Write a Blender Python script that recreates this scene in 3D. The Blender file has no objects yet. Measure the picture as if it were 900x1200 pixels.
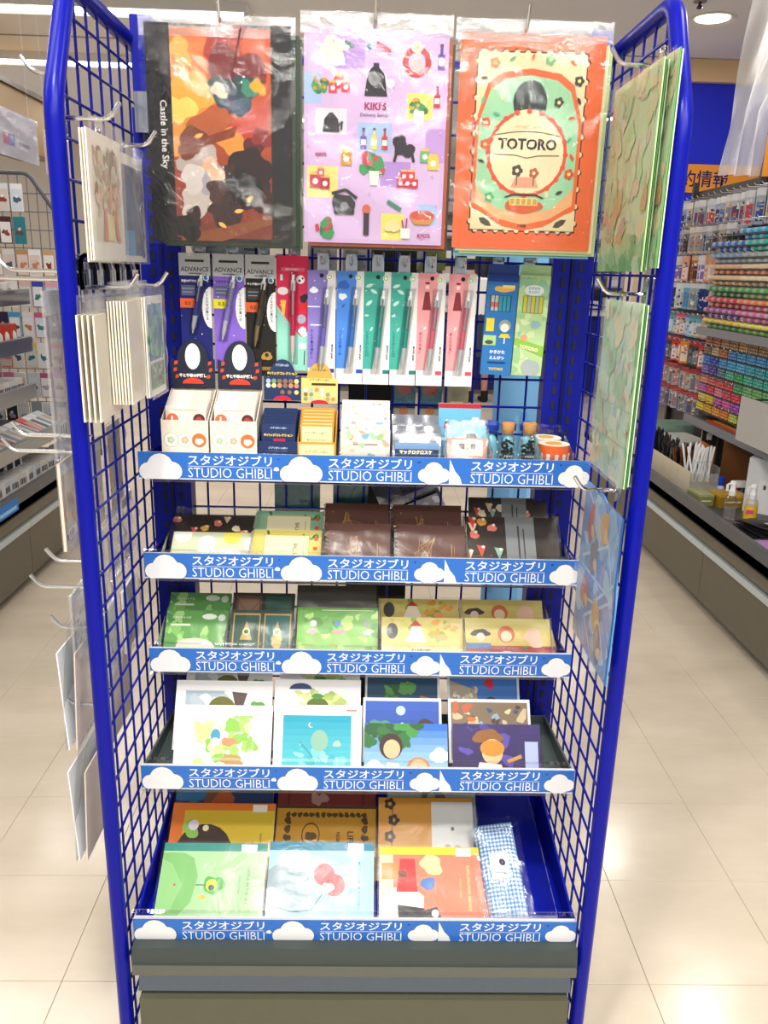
import bpy, math, random
from math import sin, cos, pi, radians as R
from mathutils import Vector, Matrix
random.seed(7)
SC = bpy.context.scene
COL = SC.collection

# ---------------------------------------------------------------- camera, world, lights, exposure
cd = bpy.data.cameras.new('camera'); cam = bpy.data.objects.new('camera', cd); COL.objects.link(cam)
cd.sensor_fit = 'VERTICAL'; cd.sensor_height = 36; cd.sensor_width = 27
cd.lens = 957.2 / 1200 * 36; cd.clip_start = .05; cd.clip_end = 60
PITCH, ROLL, YAW, CH = .2880, .0276, .0264, 1.3983
fw = Vector((sin(YAW) * cos(PITCH), cos(YAW) * cos(PITCH), -sin(PITCH)))
rt0 = Vector((cos(YAW), -sin(YAW), 0)); up0 = rt0.cross(fw)
rt = cos(ROLL) * rt0 + sin(ROLL) * up0; up = -sin(ROLL) * rt0 + cos(ROLL) * up0
cam.matrix_world = Matrix(((rt.x, up.x, -fw.x, 0), (rt.y, up.y, -fw.y, 0), (rt.z, up.z, -fw.z, CH), (0, 0, 0, 1)))
SC.camera = cam
SC.view_settings.view_transform = 'Standard'; SC.view_settings.look = 'None'
SC.view_settings.gamma = 1; SC.view_settings.exposure = -0.72; SC.view_settings.use_curve_mapping = False
SC.cycles.max_bounces = 8; SC.cycles.diffuse_bounces = 4; SC.cycles.glossy_bounces = 3
SC.cycles.transparent_max_bounces = 24; SC.cycles.caustics_reflective = False; SC.cycles.caustics_refractive = False
SC.cycles.sample_clamp_indirect = 4

W = bpy.data.worlds.new('store_ambient'); SC.world = W; W.use_nodes = True
bg = W.node_tree.nodes['Background']; bg.inputs[0].default_value = (1, .985, .965, 1); bg.inputs[1].default_value = .95

def area(name, x, y, z, sx, sy, e, c=(1, .98, .95)):
    l = bpy.data.lights.new(name, 'AREA'); l.shape = 'RECTANGLE'; l.size = sx; l.size_y = sy; l.energy = e; l.color = c
    o = bpy.data.objects.new(name, l); COL.objects.link(o); o.location = (x, y, z); return o
TUBES = [(-1.95, 5.25, 2.5), (-2.35, 6.55, 2.6), (-1.95, 3.7, 2.4), (-.1, 2.15, 2.2), (-1.7, .9, 2.2), (.9, -.3, 2.2), (1.9, 8.0, 2.2), (-1.0, 8.6, 2.2), (-.6, -2.0, 2.4), (.6, -1.2, 2.4)]  # tubes behind the viewpoint are unseen, boosted to light upright faces; last one added
for i, (x, y, L) in enumerate(TUBES):
    if y in (2.15,): continue
    area('tube_light', x, y, 2.735, L * .95, .16, 70 if y < 0 else (30 if y < 5 else 48))
DOWN = [(1.9, 5.14), (2.05, 3.75), (.35, 5.9), (1.1, 1.2), (-.22, .3), (.9, .1)]
for x, y in DOWN: area('downlight_light', x, y, 2.775, .17, .17, 55 if x == -.22 else 16, (1, .95, .87))

# ---------------------------------------------------------------- colour, materials
def lin(h):
    if isinstance(h, tuple): return h
    h = h.lstrip('#'); r = [int(h[i:i + 2], 16) / 255 for i in (0, 2, 4)]
    return tuple((c / 12.92 if c <= .04045 else ((c + .055) / 1.055) ** 2.4) for c in r)
MATS = {}
def mat(name, rough=.5, metal=0, spec=.5, noise=0, nscale=40, bump=0, bscale=200, coat=0, emit=0):
    if name in MATS: return MATS[name]
    m = bpy.data.materials.new(name); m.use_nodes = True; nt = m.node_tree; N = nt.nodes; L = nt.links
    b = N['Principled BSDF']; at = N.new('ShaderNodeAttribute'); at.attribute_name = 'Col'
    b.inputs['Roughness'].default_value = rough; b.inputs['Metallic'].default_value = metal
    b.inputs['Specular IOR Level'].default_value = spec; b.inputs['Coat Weight'].default_value = coat
    src = at.outputs['Color']
    if noise or bump:
        tc = N.new('ShaderNodeTexCoord')
    if noise:
        n = N.new('ShaderNodeTexNoise'); n.inputs['Scale'].default_value = nscale; n.inputs['Detail'].default_value = 4
        L.new(tc.outputs['Object'], n.inputs['Vector'])
        r = N.new('ShaderNodeMapRange'); r.inputs[3].default_value = 1 - noise; r.inputs[4].default_value = 1 + noise
        L.new(n.outputs['Fac'], r.inputs[0]); v = N.new('ShaderNodeVectorMath'); v.operation = 'SCALE'
        L.new(src, v.inputs[0]); L.new(r.outputs[0], v.inputs['Scale']); src = v.outputs[0]
    L.new(src, b.inputs['Base Color'])
    if emit:
        L.new(src, b.inputs['Emission Color']); b.inputs['Emission Strength'].default_value = emit
    if bump:
        n = N.new('ShaderNodeTexNoise'); n.inputs['Scale'].default_value = bscale; n.inputs['Detail'].default_value = 3
        L.new(tc.outputs['Object'], n.inputs['Vector'])
        bp = N.new('ShaderNodeBump'); bp.inputs['Strength'].default_value = bump; bp.inputs['Distance'].default_value = .002
        L.new(n.outputs['Fac'], bp.inputs['Height']); L.new(bp.outputs[0], b.inputs['Normal'])
    MATS[name] = m; return m
def clear_mat(name, tint=(1, 1, 1), base=.04, edge=.5, rough=.08, bump=0, bscale=60, milky=0, dist=1.2):
    m = bpy.data.materials.new(name); m.use_nodes = True; nt = m.node_tree; N = nt.nodes; L = nt.links
    N.remove(N['Principled BSDF']); out = N['Material Output']
    t = N.new('ShaderNodeBsdfTransparent'); t.inputs[0].default_value = (*tint, 1)
    g = N.new('ShaderNodeBsdfGlossy'); g.inputs['Roughness'].default_value = rough; g.inputs[0].default_value = (1, 1, 1, 1)
    lw = N.new('ShaderNodeLayerWeight'); lw.inputs[0].default_value = .35
    mr = N.new('ShaderNodeMapRange'); mr.inputs[3].default_value = base; mr.inputs[4].default_value = edge
    L.new(lw.outputs['Fresnel'], mr.inputs[0])
    mx = N.new('ShaderNodeMixShader'); L.new(mr.outputs[0], mx.inputs[0]); L.new(t.outputs[0], mx.inputs[1]); L.new(g.outputs[0], mx.inputs[2])
    res = mx
    if milky:
        d = N.new('ShaderNodeBsdfDiffuse'); d.inputs[0].default_value = (.9, .9, .92, 1)
        m2 = N.new('ShaderNodeMixShader'); m2.inputs[0].default_value = milky
        L.new(mx.outputs[0], m2.inputs[1]); L.new(d.outputs[0], m2.inputs[2]); res = m2
    if bump:
        tc = N.new('ShaderNodeTexCoord'); n = N.new('ShaderNodeTexNoise'); n.inputs['Scale'].default_value = bscale
        n.inputs['Detail'].default_value = 5; n.inputs['Distortion'].default_value = dist; L.new(tc.outputs['Object'], n.inputs['Vector'])
        bp = N.new('ShaderNodeBump'); bp.inputs['Strength'].default_value = bump; bp.inputs['Distance'].default_value = .01
        L.new(n.outputs['Fac'], bp.inputs['Height']); L.new(bp.outputs[0], g.inputs['Normal'])
    L.new(res.outputs[0], out.inputs[0]); MATS[name] = m; return m
GLOSS = mat('gloss_paint', .3, noise=.03, nscale=30, spec=.18)
SATIN = mat('satin_plastic', .4, noise=.03, nscale=60)
MATTE = mat('matte_paper', .75, noise=.03, nscale=80)
PRINT = mat('printed_ink', .5, spec=.35, noise=.02, nscale=50)
CARD = mat('coated_card', .35, spec=.5, noise=.02, nscale=50)
CHROME = mat('chrome_wire', .16, metal=1, noise=.05, nscale=100)
STEEL = mat('painted_steel', .42, spec=.25, noise=.05, nscale=25, bump=.08, bscale=300)
FOIL = mat('silver_foil', .22, metal=1, noise=.1, nscale=30, bump=.6, bscale=45)
CLOTH = mat('woven_cloth', .9, noise=.06, nscale=400, bump=.3, bscale=900)
SKIN = mat('skin', .6, noise=.04, nscale=20)
WOOD = mat('brown_board', .6, noise=.12, nscale=12)
LAMP = mat('lamp_glow', .5, emit=9)
CLINGL = clear_mat('loose_wrap', base=.008, edge=.35, rough=.26, bump=.2, bscale=14)
CLING = clear_mat('cling_film', base=.035, edge=.55, rough=.05, bump=.9, bscale=8, dist=2.6)
RAIL = clear_mat('clear_price_rail', base=.0, edge=.25, rough=.05)
CLEAR = clear_mat('clear_acrylic', tint=(.97, .98, .98), base=.015, edge=.45, rough=.04)
MILKY = clear_mat('milky_film', base=.06, edge=.5, rough=.15, bump=.35, bscale=18, milky=.12)
SHEET = clear_mat('plastic_dust_sheet', base=.05, edge=.4, rough=.2, bump=.5, bscale=8, milky=.62)

# ---------------------------------------------------------------- mesh builder
class M:
    def __init__(s): s.v = []; s.f = []; s.c = []
    def add(s, vs, fs, col):
        n = len(s.v); s.v += [tuple(v) for v in vs]; c = lin(col)
        for f in fs: s.f.append(tuple(i + n for i in f)); s.c.append(c)
        return s
    def box(s, x0, x1, y0, y1, z0, z1, col='#ffffff'):
        v = [(x, y, z) for x in (x0, x1) for y in (y0, y1) for z in (z0, z1)]
        return s.add(v, [(0, 1, 3, 2), (4, 6, 7, 5), (0, 4, 5, 1), (2, 3, 7, 6), (0, 2, 6, 4), (1, 5, 7, 3)], col)
    def bbox(s, x0, x1, y0, y1, z0, z1, b, col='#ffffff'):   # box with bevelled vertical/horizontal front outline (xz rounded)
        pts = []
        for cx, cz, a0 in ((x1 - b, z1 - b, 0), (x0 + b, z1 - b, pi / 2), (x0 + b, z0 + b, pi), (x1 - b, z0 + b, 1.5 * pi)):
            for k in range(4): a = a0 + k * pi / 6; pts.append((cx + b * cos(a), cz + b * sin(a)))
        return s.prism(pts, y0, y1, col)
    def prism(s, pts, y0, y1, col):      # xz outline extruded along y
        n = len(pts); v = [(x, y0, z) for x, z in pts] + [(x, y1, z) for x, z in pts]
        f = [tuple(range(n)), tuple(range(2 * n - 1, n - 1, -1))] + [(i, i + n, (i + 1) % n + n, (i + 1) % n) for i in range(n)]
        return s.add(v, f, col)
    def xprism(s, pts, x0, x1, col):     # yz outline extruded along x
        n = len(pts); v = [(x0, y, z) for y, z in pts] + [(x1, y, z) for y, z in pts]
        f = [tuple(range(n)), tuple(range(2 * n - 1, n - 1, -1))] + [(i, i + n, (i + 1) % n + n, (i + 1) % n) for i in range(n)]
        return s.add(v, f, col)
    def tube(s, pts, r, n=8, col='#ffffff'):
        P = [Vector(p) for p in pts]; rings = []; pn = None
        for i, p in enumerate(P):
            t = ((P[min(i + 1, len(P) - 1)] - p).normalized() + (p - P[max(i - 1, 0)]).normalized()).normalized()
            if pn is None:
                a = Vector((0, 0, 1)) if abs(t.z) < .9 else Vector((1, 0, 0)); pn = t.cross(a).normalized()
            pn = (pn - t * pn.dot(t)).normalized(); b = t.cross(pn); rr = r[i] if isinstance(r, (list, tuple)) else r
            rings.append([p + rr * (cos(2 * pi * k / n) * pn + sin(2 * pi * k / n) * b) for k in range(n)])
        v = [q for g in rings for q in g]; f = []
        for i in range(len(rings) - 1):
            for k in range(n): f.append((i * n + k, i * n + (k + 1) % n, (i + 1) * n + (k + 1) % n, (i + 1) * n + k))
        f += [tuple(range(n - 1, -1, -1)), tuple(range((len(rings) - 1) * n, len(rings) * n))]
        return s.add(v, f, col)
    def lathe(s, prof, n=16, c=(0, 0, 0), col='#ffffff', caps=True):
        v = []; f = []
        for r, z in prof: v += [(c[0] + r * cos(2 * pi * k / n), c[1] + r * sin(2 * pi * k / n), c[2] + z) for k in range(n)]
        for i in range(len(prof) - 1):
            for k in range(n): f.append((i * n + k, i * n + (k + 1) % n, (i + 1) * n + (k + 1) % n, (i + 1) * n + k))
        if caps: f += [tuple(range(n - 1, -1, -1)), tuple(range((len(prof) - 1) * n, len(prof) * n))]
        return s.add(v, f, col)
    def grid(s, fn, nu, nv, col):
        v = [fn(i / nu, j / nv) for j in range(nv + 1) for i in range(nu + 1)]; k = nu + 1
        return s.add(v, [(j * k + i, j * k + i + 1, (j + 1) * k + i + 1, (j + 1) * k + i) for j in range(nv) for i in range(nu)], col)
def link(o, parent=None, loc=None, rot=None):
    COL.objects.link(o)
    if parent: o.parent = parent
    if loc: o.location = loc
    if rot: o.rotation_euler = rot
    return o
def mk(name, m, material, parent=None, loc=None, rot=None, smooth=False, label=None):
    me = bpy.data.meshes.new(name); me.from_pydata(m.v, [], m.f)
    a = me.color_attributes.new('Col', 'FLOAT_COLOR', 'CORNER'); buf = []
    for f, c in zip(m.f, m.c): buf += [c[0], c[1], c[2], 1.0] * len(f)
    a.data.foreach_set('color', buf)
    if smooth: me.shade_smooth(); me.set_sharp_from_angle(angle=R(40))
    me.materials.append(material)
    o = bpy.data.objects.new(name, me); link(o, parent, loc, rot)
    if label: o['label'] = label
    return o
def tag(o, label, cat, group=None, kind=None):
    o['label'] = label; o['category'] = cat
    if group: o['group'] = group
    if kind: o['kind'] = kind
    return o
def thing(name, label, cat, loc=(0, 0, 0), rot=(0, 0, 0), group=None):
    o = bpy.data.objects.new(name, None); o.empty_display_size = .05; link(o, None, loc, rot); return tag(o, label, cat, group)
def struct(name, m, material, parent=None, **k):
    o = mk(name, m, material, parent, **k)
    if not parent: o['kind'] = 'structure'
    return o
def dup(root, loc=None, rot=None, label=None, group=None):
    r = root.copy(); COL.objects.link(r)
    if loc: r.location = loc
    if rot: r.rotation_euler = rot
    if label: r['label'] = label
    if group: r['group'] = group
    for ch in list(root.children):
        c = ch.copy(); COL.objects.link(c); c.parent = r
        for g in list(ch.children):
            d = g.copy(); COL.objects.link(d); d.parent = c
    return r
ORD = ['first', 'second', 'third', 'fourth', 'fifth', 'sixth', 'seventh', 'eighth', 'ninth', 'tenth', 'eleventh', 'twelfth',
       'thirteenth', 'fourteenth', 'fifteenth', 'sixteenth', 'seventeenth', 'eighteenth', 'nineteenth', 'twentieth', 'twenty-first', 'twenty-second', 'twenty-third', 'twenty-fourth']
ORD += [a + '-' + b for a in ('twenty', 'thirty', 'forty') for b in ORD[:9]][4:]

# ---------------------------------------------------------------- text and flat print
_T = {}
def glyphs(sx, bold=0, res=2):
    k = (sx, bold, res)
    if k not in _T:
        c = bpy.data.curves.new('t', 'FONT'); c.body = sx; c.offset = bold; c.resolution_u = res; c.fill_mode = 'FRONT'
        o = bpy.data.objects.new('t', c); COL.objects.link(o); bpy.context.view_layer.update()
        me = bpy.data.meshes.new_from_object(o.evaluated_get(bpy.context.evaluated_depsgraph_get()))
        v = [(p.co.x, p.co.y) for p in me.vertices]; f = [tuple(p.vertices) for p in me.polygons]
        bpy.data.objects.remove(o); bpy.data.curves.remove(c); bpy.data.meshes.remove(me)
        x0 = min(p[0] for p in v); x1 = max(p[0] for p in v); y0 = min(p[1] for p in v); y1 = max(p[1] for p in v)
        _T[k] = ([(p[0] - x0, p[1] - y0) for p in v], f, x1 - x0, y1 - y0)
    return _T[k]
def clip(p, x0, x1, z0, z1):
    for ax, lim, sg in ((0, x0, 1), (0, x1, -1), (1, z0, 1), (1, z1, -1)):
        q = []
        for i in range(len(p)):
            a, b = p[i - 1], p[i]; da = (a[ax] - lim) * sg; db = (b[ax] - lim) * sg
            if (da >= 0) != (db >= 0):
                t = da / (da - db); q.append((a[0] + t * (b[0] - a[0]), a[1] + t * (b[1] - a[1])))
            if db >= 0: q.append(b)
        p = q
        if len(p) < 3: return []
    return p
class Art(M):
    """flat print on a w x h face in local xz, facing -y; u,v in 0..1; r in fractions of w"""
    def __init__(s, w, h, x0=None, z0=0, y=0, step=.00002):
        super().__init__(); s.w = w; s.h = h; s.x0 = -w / 2 if x0 is None else x0; s.z0 = z0; s.y = y - .0003; s.st = step; s.n = 0
    def _p(s, u, v): return (s.x0 + u * s.w, s.z0 + v * s.h)
    def poly(s, pts, col, same=False):
        p = clip([s._p(*q) for q in pts], s.x0, s.x0 + s.w, s.z0, s.z0 + s.h)
        s.n += .4 if same else 1
        if len(p) < 3: return s
        y = s.y - s.n * s.st
        a = sum(p[i - 1][0] * p[i][1] - p[i][0] * p[i - 1][1] for i in range(len(p)))
        if a < 0: p = p[::-1]
        return s.add([(x, y, z) for x, z in p], [tuple(range(len(p)))], col)
    def rect(s, u0, v0, u1, v1, col, same=False): return s.poly([(u0, v0), (u1, v0), (u1, v1), (u0, v1)], col, same)
    def grad(s, u0, v0, u1, v1, ca, cb, n=10, horiz=False):
        a, b = lin(ca), lin(cb); s.n += 1
        for i in range(n):
            c = tuple(a[k] + (b[k] - a[k]) * i / (n - 1) for k in range(3)); t0, t1 = i / n, (i + 1) / n
            if horiz: s.rect(u0 + (u1 - u0) * t0, v0, u0 + (u1 - u0) * t1, v1, c, True)
            else: s.rect(u0, v0 + (v1 - v0) * t0, u1, v0 + (v1 - v0) * t1, c, True)
        return s
    def ell(s, u, v, ru, col, rv=None, rot=0, n=18, same=False, a0=0, a1=360):
        asp = s.w / s.h; rv = (ru if rv is None else rv); pts = []
        if a1 - a0 < 360: n += 1
        for k in range(n):
            a = R(a0 + (a1 - a0) * k / (n if a1 - a0 >= 360 else n - 1)); x, y = ru * cos(a), rv * sin(a)
            pts.append((u + x * cos(R(rot)) - y * sin(R(rot)), v + (x * sin(R(rot)) + y * cos(R(rot))) * asp))
        return s.poly(pts, col, same)
    def blob(s, u, v, r, col, seed=0, n=20, jag=.3, rv=1, rot=0):
        rg = random.Random(seed); ph = [rg.random() * 6.28 for _ in range(3)]; asp = s.w / s.h; pts = []
        for k in range(n):
            a = 2 * pi * k / n; q = r * (1 + jag * (.5 * sin(2 * a + ph[0]) + .35 * sin(3 * a + ph[1]) + .25 * sin(5 * a + ph[2])))
            x, y = q * cos(a), q * rv * sin(a); pts.append((u + x * cos(R(rot)) - y * sin(R(rot)), v + (x * sin(R(rot)) + y * cos(R(rot))) * asp))
        return s.poly(pts, col)
    def line(s, pts, wd, col):
        s.n += 1; asp = s.w / s.h
        for (a, b), (c, d) in zip(pts[:-1], pts[1:]):
            dx, dy = c - a, (d - b) / asp; l = math.hypot(dx, dy) or 1; nx, ny = -dy / l * wd / 2, dx / l * wd / 2
            s.poly([(a + nx, b + ny * asp), (a - nx, b - ny * asp), (c - nx, d - ny * asp), (c + nx, d + ny * asp)], col, True)
        return s
    def text(s, t, u, v, h, col, bold=0, fit=None, rot=0, anchor='c', vert=False):
        """h: glyph height as fraction of w; fit: max length as fraction of w"""
        if vert:
            n = len(t)
            for i, ch in enumerate(t):
                if ch != ' ': s.text(ch, u, v - i * h * 1.15 * s.w / s.h, h, col, bold, fit=h)
            return s
        V, F, tw, th = glyphs(t, bold); sc = h * s.w / th
        sx = sc if not fit else min(sc, fit * s.w / tw)
        if fit and anchor == 'f': sx = fit * s.w / tw
        cu, cv = s._p(u, v); s.n += 1; ca, sa = cos(R(rot)), sin(R(rot)); y = s.y - s.n * s.st; out = []
        for a, b in V:
            x = (a - (0 if anchor == 'l' else tw / 2)) * sx; z = (b - th / 2) * sc
            out.append((cu + x * ca - z * sa, y, cv + x * sa + z * ca))
        s.add(out, F, col); return s
    def leaf(s, u, v, l, col, rot=0): return s.poly([(u + l * (cos(R(rot)) * t - sin(R(rot)) * q), v + l * (sin(R(rot)) * t + cos(R(rot)) * q) * s.w / s.h) for t, q in ((-.5, 0), (-.2, .2), (.2, .18), (.5, 0), (.2, -.18), (-.2, -.2))], col)
    def flower(s, u, v, r, col, mid='#f6e27a', n=5):
        for k in range(n): a = 2 * pi * k / n; s.ell(u + r * .6 * cos(a), v + r * .6 * sin(a) * s.w / s.h, r * .45, col, n=8, same=k > 0)
        return s.ell(u, v, r * .35, mid, n=8)
    def bush(s, u, v, r, seed, cols=('#3f9a5a', '#2f7a4a'), fl='#d8304a'):
        rg = random.Random(seed)
        for k in range(5): s.blob(u + rg.uniform(-.6, .6) * r, v + rg.uniform(-.5, .4) * r * s.w / s.h, r * .55, cols[k % 2], seed * 9 + k, n=10)
        for k in range(7): s.ell(u + rg.uniform(-.9, .9) * r, v + rg.uniform(-.5, .8) * r * s.w / s.h, r * .2, fl, n=7, same=k > 0)
        return s
    def cloud(s, u, v, r, col='#f4f6fa', line='#2b4f9a'):
        for c, g in ((line, r * .035), (col, 0)):
            s.n += 1
            for du, dv, q in ((-.55, -.1, .42), (0, .15, .6), (.55, -.08, .45), (.15, -.2, .5), (-.2, -.25, .45)):
                s.ell(u + du * r, v + dv * r * s.w / s.h, q * r + g, c, n=16, same=True)
        return s
def wash(a, cols, n, seed, r=(.06, .16), u=(0, 1), v=(0, 1)):     # loose watercolour patches
    rg = random.Random(seed)
    for k in range(int(n * 2.2)): a.blob(rg.uniform(*u), rg.uniform(*v), rg.uniform(*r) * .68, cols[k % len(cols)], seed * 50 + k, n=14, jag=.45, rv=rg.uniform(.5, 1.4), rot=rg.uniform(0, 180))
    return a
def sprinkle(a, cols, n, seed, r=.01):
    rg = random.Random(seed)
    for k in range(n): a.ell(rg.random(), rg.random(), r * rg.uniform(.5, 1.5), cols[k % len(cols)], n=6, same=k > 0)
    return a
def sleeve(parent, w, h, z0=0, y=-.004, seed=0, amp=.002, m=None, name='plastic_sleeve', nu=14, nv=18):
    rg = random.Random(seed); ph = [rg.uniform(0, 6.28) for _ in range(8)]; k1 = rg.uniform(7, 13); k2 = rg.uniform(6, 12); g = M()
    def fn(u, v):
        e = min(1, 6 * min(u, 1 - u, v, 1 - v) + .15)
        d = sin(k1 * (u + .7 * v) + ph[0]) * sin(k2 * (v - .5 * u) + ph[1]) + .6 * abs(sin(13 * u * (1 + .3 * v) + ph[2])) + .5 * sin(21 * v + 9 * u + ph[3])
        return ((u - .5) * w, y - amp * e * (d + 1.2), z0 + v * h)
    g.grid(fn, nu, nv, '#ffffff'); return mk(name, g, m or CLING, parent, smooth=True)
exec_parts = []

# ================================================================ SETTING
# floor: 30 cm tiles, joints recessed; beyond the tiled block the material carries the joints
TX0, TY0 = -.5914, 1.3279
def tile_mat(name, joints):
    m = bpy.data.materials.new(name); m.use_nodes = True; nt = m.node_tree; N = nt.nodes; L = nt.links; b = N['Principled BSDF']
    g = N.new('ShaderNodeNewGeometry'); n = N.new('ShaderNodeTexNoise'); n.inputs['Scale'].default_value = 2.2; n.inputs['Detail'].default_value = 6; n.inputs['Roughness'].default_value = .6
    mp = N.new('ShaderNodeMapping'); mp.inputs['Scale'].default_value = (1, 2.2, 1); L.new(g.outputs['Position'], mp.inputs[0]); L.new(mp.outputs[0], n.inputs['Vector'])
    cr = N.new('ShaderNodeValToRGB'); cr.color_ramp.elements[0].position = .3; cr.color_ramp.elements[0].color = (*lin('#cabda9'), 1)
    cr.color_ramp.elements[1].position = .7; cr.color_ramp.elements[1].color = (*lin('#dccfbc'), 1); L.new(n.outputs['Fac'], cr.inputs[0])
    src = cr.outputs[0]
    if joints:
        br = N.new('ShaderNodeTexBrick'); br.offset = 0; br.inputs['Scale'].default_value = 1; br.inputs['Brick Width'].default_value = .3; br.inputs['Row Height'].default_value = .3
        br.inputs['Mortar Size'].default_value = .0012; mp2 = N.new('ShaderNodeMapping'); mp2.inputs['Location'].default_value = (-TX0, -TY0, 0)
        L.new(g.outputs['Position'], mp2.inputs[0]); L.new(mp2.outputs[0], br.inputs['Vector'])
        mx = N.new('ShaderNodeMix'); mx.data_type = 'RGBA'; L.new(br.outputs['Fac'], mx.inputs[0]); L.new(src, mx.inputs[6]); mx.inputs[7].default_value = (*lin('#b3a38c'), 1); src = mx.outputs[2]
    L.new(src, b.inputs['Base Color'])
    n2 = N.new('ShaderNodeTexNoise'); n2.inputs['Scale'].default_value = 9; n2.inputs['Detail'].default_value = 5; L.new(g.outputs['Position'], n2.inputs['Vector'])
    r = N.new('ShaderNodeMapRange'); r.inputs[3].default_value = .12; r.inputs[4].default_value = .24; L.new(n2.outputs['Fac'], r.inputs[0]); L.new(r.outputs[0], b.inputs['Roughness'])
    bp = N.new('ShaderNodeBump'); bp.inputs['Strength'].default_value = .03; bp.inputs['Distance'].default_value = .01
    return m
TILE = tile_mat('vinyl_floor_tile', False); TILEJ = tile_mat('vinyl_floor_far', True)
NX0, NX1, NY0, NY1 = -4, 9, -2, 16
ax0, ax1, ay0, ay1 = TX0 + NX0 * .3, TX0 + NX1 * .3, TY0 + NY0 * .3, TY0 + NY1 * .3
fl = M()
fl.box(-6, 6, -4, 12, -.06, -.004, '#a89a84')
for x0, x1, y0, y1 in ((-6, ax0, -4, 12), (ax1, 6, -4, 12), (ax0, ax1, -4, ay0), (ax0, ax1, ay1, 12)): fl.box(x0, x1, y0, y1, -.0039, 0, '#a89a84')
floor = struct('floor', fl, TILEJ)
tm = M(); e = .0005
tm.add([(e, e, -.0006), (.3 - e, e, -.0006), (.3 - e, .3 - e, -.0006), (e, .3 - e, -.0006), (.0012, .0012, 0), (.2988, .0012, 0), (.2988, .2988, 0), (.0012, .2988, 0), (e, e, -.0038), (.3 - e, e, -.0038), (.3 - e, .3 - e, -.0038), (e, .3 - e, -.0038)],
       [(4, 5, 6, 7)] + [(i, (i + 1) % 4, (i + 1) % 4 + 4, i + 4) for i in range(4)] + [(i + 8, (i + 1) % 4 + 8, (i + 1) % 4, i) for i in range(4)], '#e6d9c4')
t0 = mk('tile', tm, TILE, floor); first = True
for i in range(NX0, NX1):
    for j in range(NY0, NY1):
        o = t0 if first else t0.copy()
        if not first: COL.objects.link(o)
        o.parent = floor; o.location = (TX0 + i * .3, TY0 + j * .3, 0); first = False
ce = M(); ce.box(-6, 6, -4, 12, 2.8, 2.86, '#e4e3e6'); struct('ceiling', ce, MATTE)
wb = M(); wb.box(-6, 6, 11, 11.1, 0, 2.8, '#d9cdbf'); struct('wall_back', wb, MATTE)
# blue header wall on the right with its cream band
wr = M(); wr.box(1.95, 5, 6.1, 6.25, 0, 2.67, '#0a20d2'); wright = struct('wall_right', wr, SATIN)
tr = M(); tr.box(1.95, 5, 6.05, 6.25, 2.67, 2.8, '#e0bf95'); struct('trim_1', tr, MATTE)
tr = M(); tr.box(1.9, 1.95, 6.05, 6.25, 0, 2.8, '#d8c3aa'); struct('trim_2', tr, MATTE)
# golden soffit over the left gondola
so = M(); so.box(-2.6, -2.3, 2.5, 6.6, 2.1, 2.47, '#7e5a14'); so.box(-2.32, -2.28, 2.5, 6.62, 2.455, 2.485, '#4a3a20'); struct('trim_3', so, SATIN)
for i, (x, y, z) in enumerate(((0, 6.0, 0), (0, 4.75, 0))):
    tt = M(); tt.box(-6, 6, y, y + .012, 2.794, 2.8, '#a79c90'); struct('trim_%d' % (i + 4), tt, MATTE)

# ceiling fittings
TL = ['over the left aisle, nearer of the two long tubes', 'over the left aisle, farther of the two long tubes', 'over the left aisle, before the long tubes', 'straight above the display rack', 'over the near left aisle', 'over the near right floor',
      'far beyond the right aisle', 'far beyond the display rack', 'well behind the viewpoint', 'behind the viewpoint, unseen and added for frontal light']
for (x, y, L), s in zip(TUBES, TL):
    t = thing('ceiling_tube_light', 'white tube light on the ceiling ' + s, 'ceiling light', (x, y, 2.8))
    m = M(); m.box(-L / 2, L / 2, -.09, .09, -.03, 0, '#e9e9e6'); m.box(-L / 2, L / 2, -.11, -.09, -.05, 0, '#dcdcd8'); m.box(-L / 2, L / 2, .09, .11, -.05, 0, '#dcdcd8'); mk('housing', m, SATIN, t)
    m = M(); m.tube([(-L / 2 + .03, 0, -.043), (L / 2 - .03, 0, -.043)], .014, 10, '#ffffff'); mk('tube', m, LAMP, t, smooth=True)
    for s_ in (-1, 1):
        m = M(); m.box(s_ * (L / 2 - .02) - .012, s_ * (L / 2 - .02) + .012, -.02, .02, -.065, -.03, '#cfd0d0'); mk('lamp_holder', m, SATIN, t)
DLL = ['right of the blue rack beside the plastic sheet', 'above the right marker gondola', 'behind the orange folder', 'over the near right aisle', 'above the viewpoint, left of centre', 'above the viewpoint on the right']
for (x, y), s in zip(DOWN, DLL):
    t = thing('downlight', 'round recessed ceiling downlight ' + s, 'ceiling light', (x, y, 2.8))
    m = M(); m.lathe([(.095, -.001), (.125, -.012), (.125, -.0005)], 28, col='#d9d4cc'); mk('trim_ring', m, SATIN, t, smooth=True)
    m = M(); m.lathe([(.092, -.006), (.092, -.002)], 28, col='#fff6e8'); mk('lamp', m, LAMP, t)
t = thing('sprinkler_head', 'small dark sprinkler head on the ceiling above the right downlight', 'sprinkler', (1.72, 4.86, 2.8))
m = M(); m.lathe([(.035, -.004), (.035, 0)], 16, col='#9a8f85'); mk('rose', m, SATIN, t); m = M(); m.lathe([(.012, -.035), (.018, -.03), (.008, -.02), (.008, -.004)], 10, col='#5a4a40'); mk('nozzle', m, CHROME, t)

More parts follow.
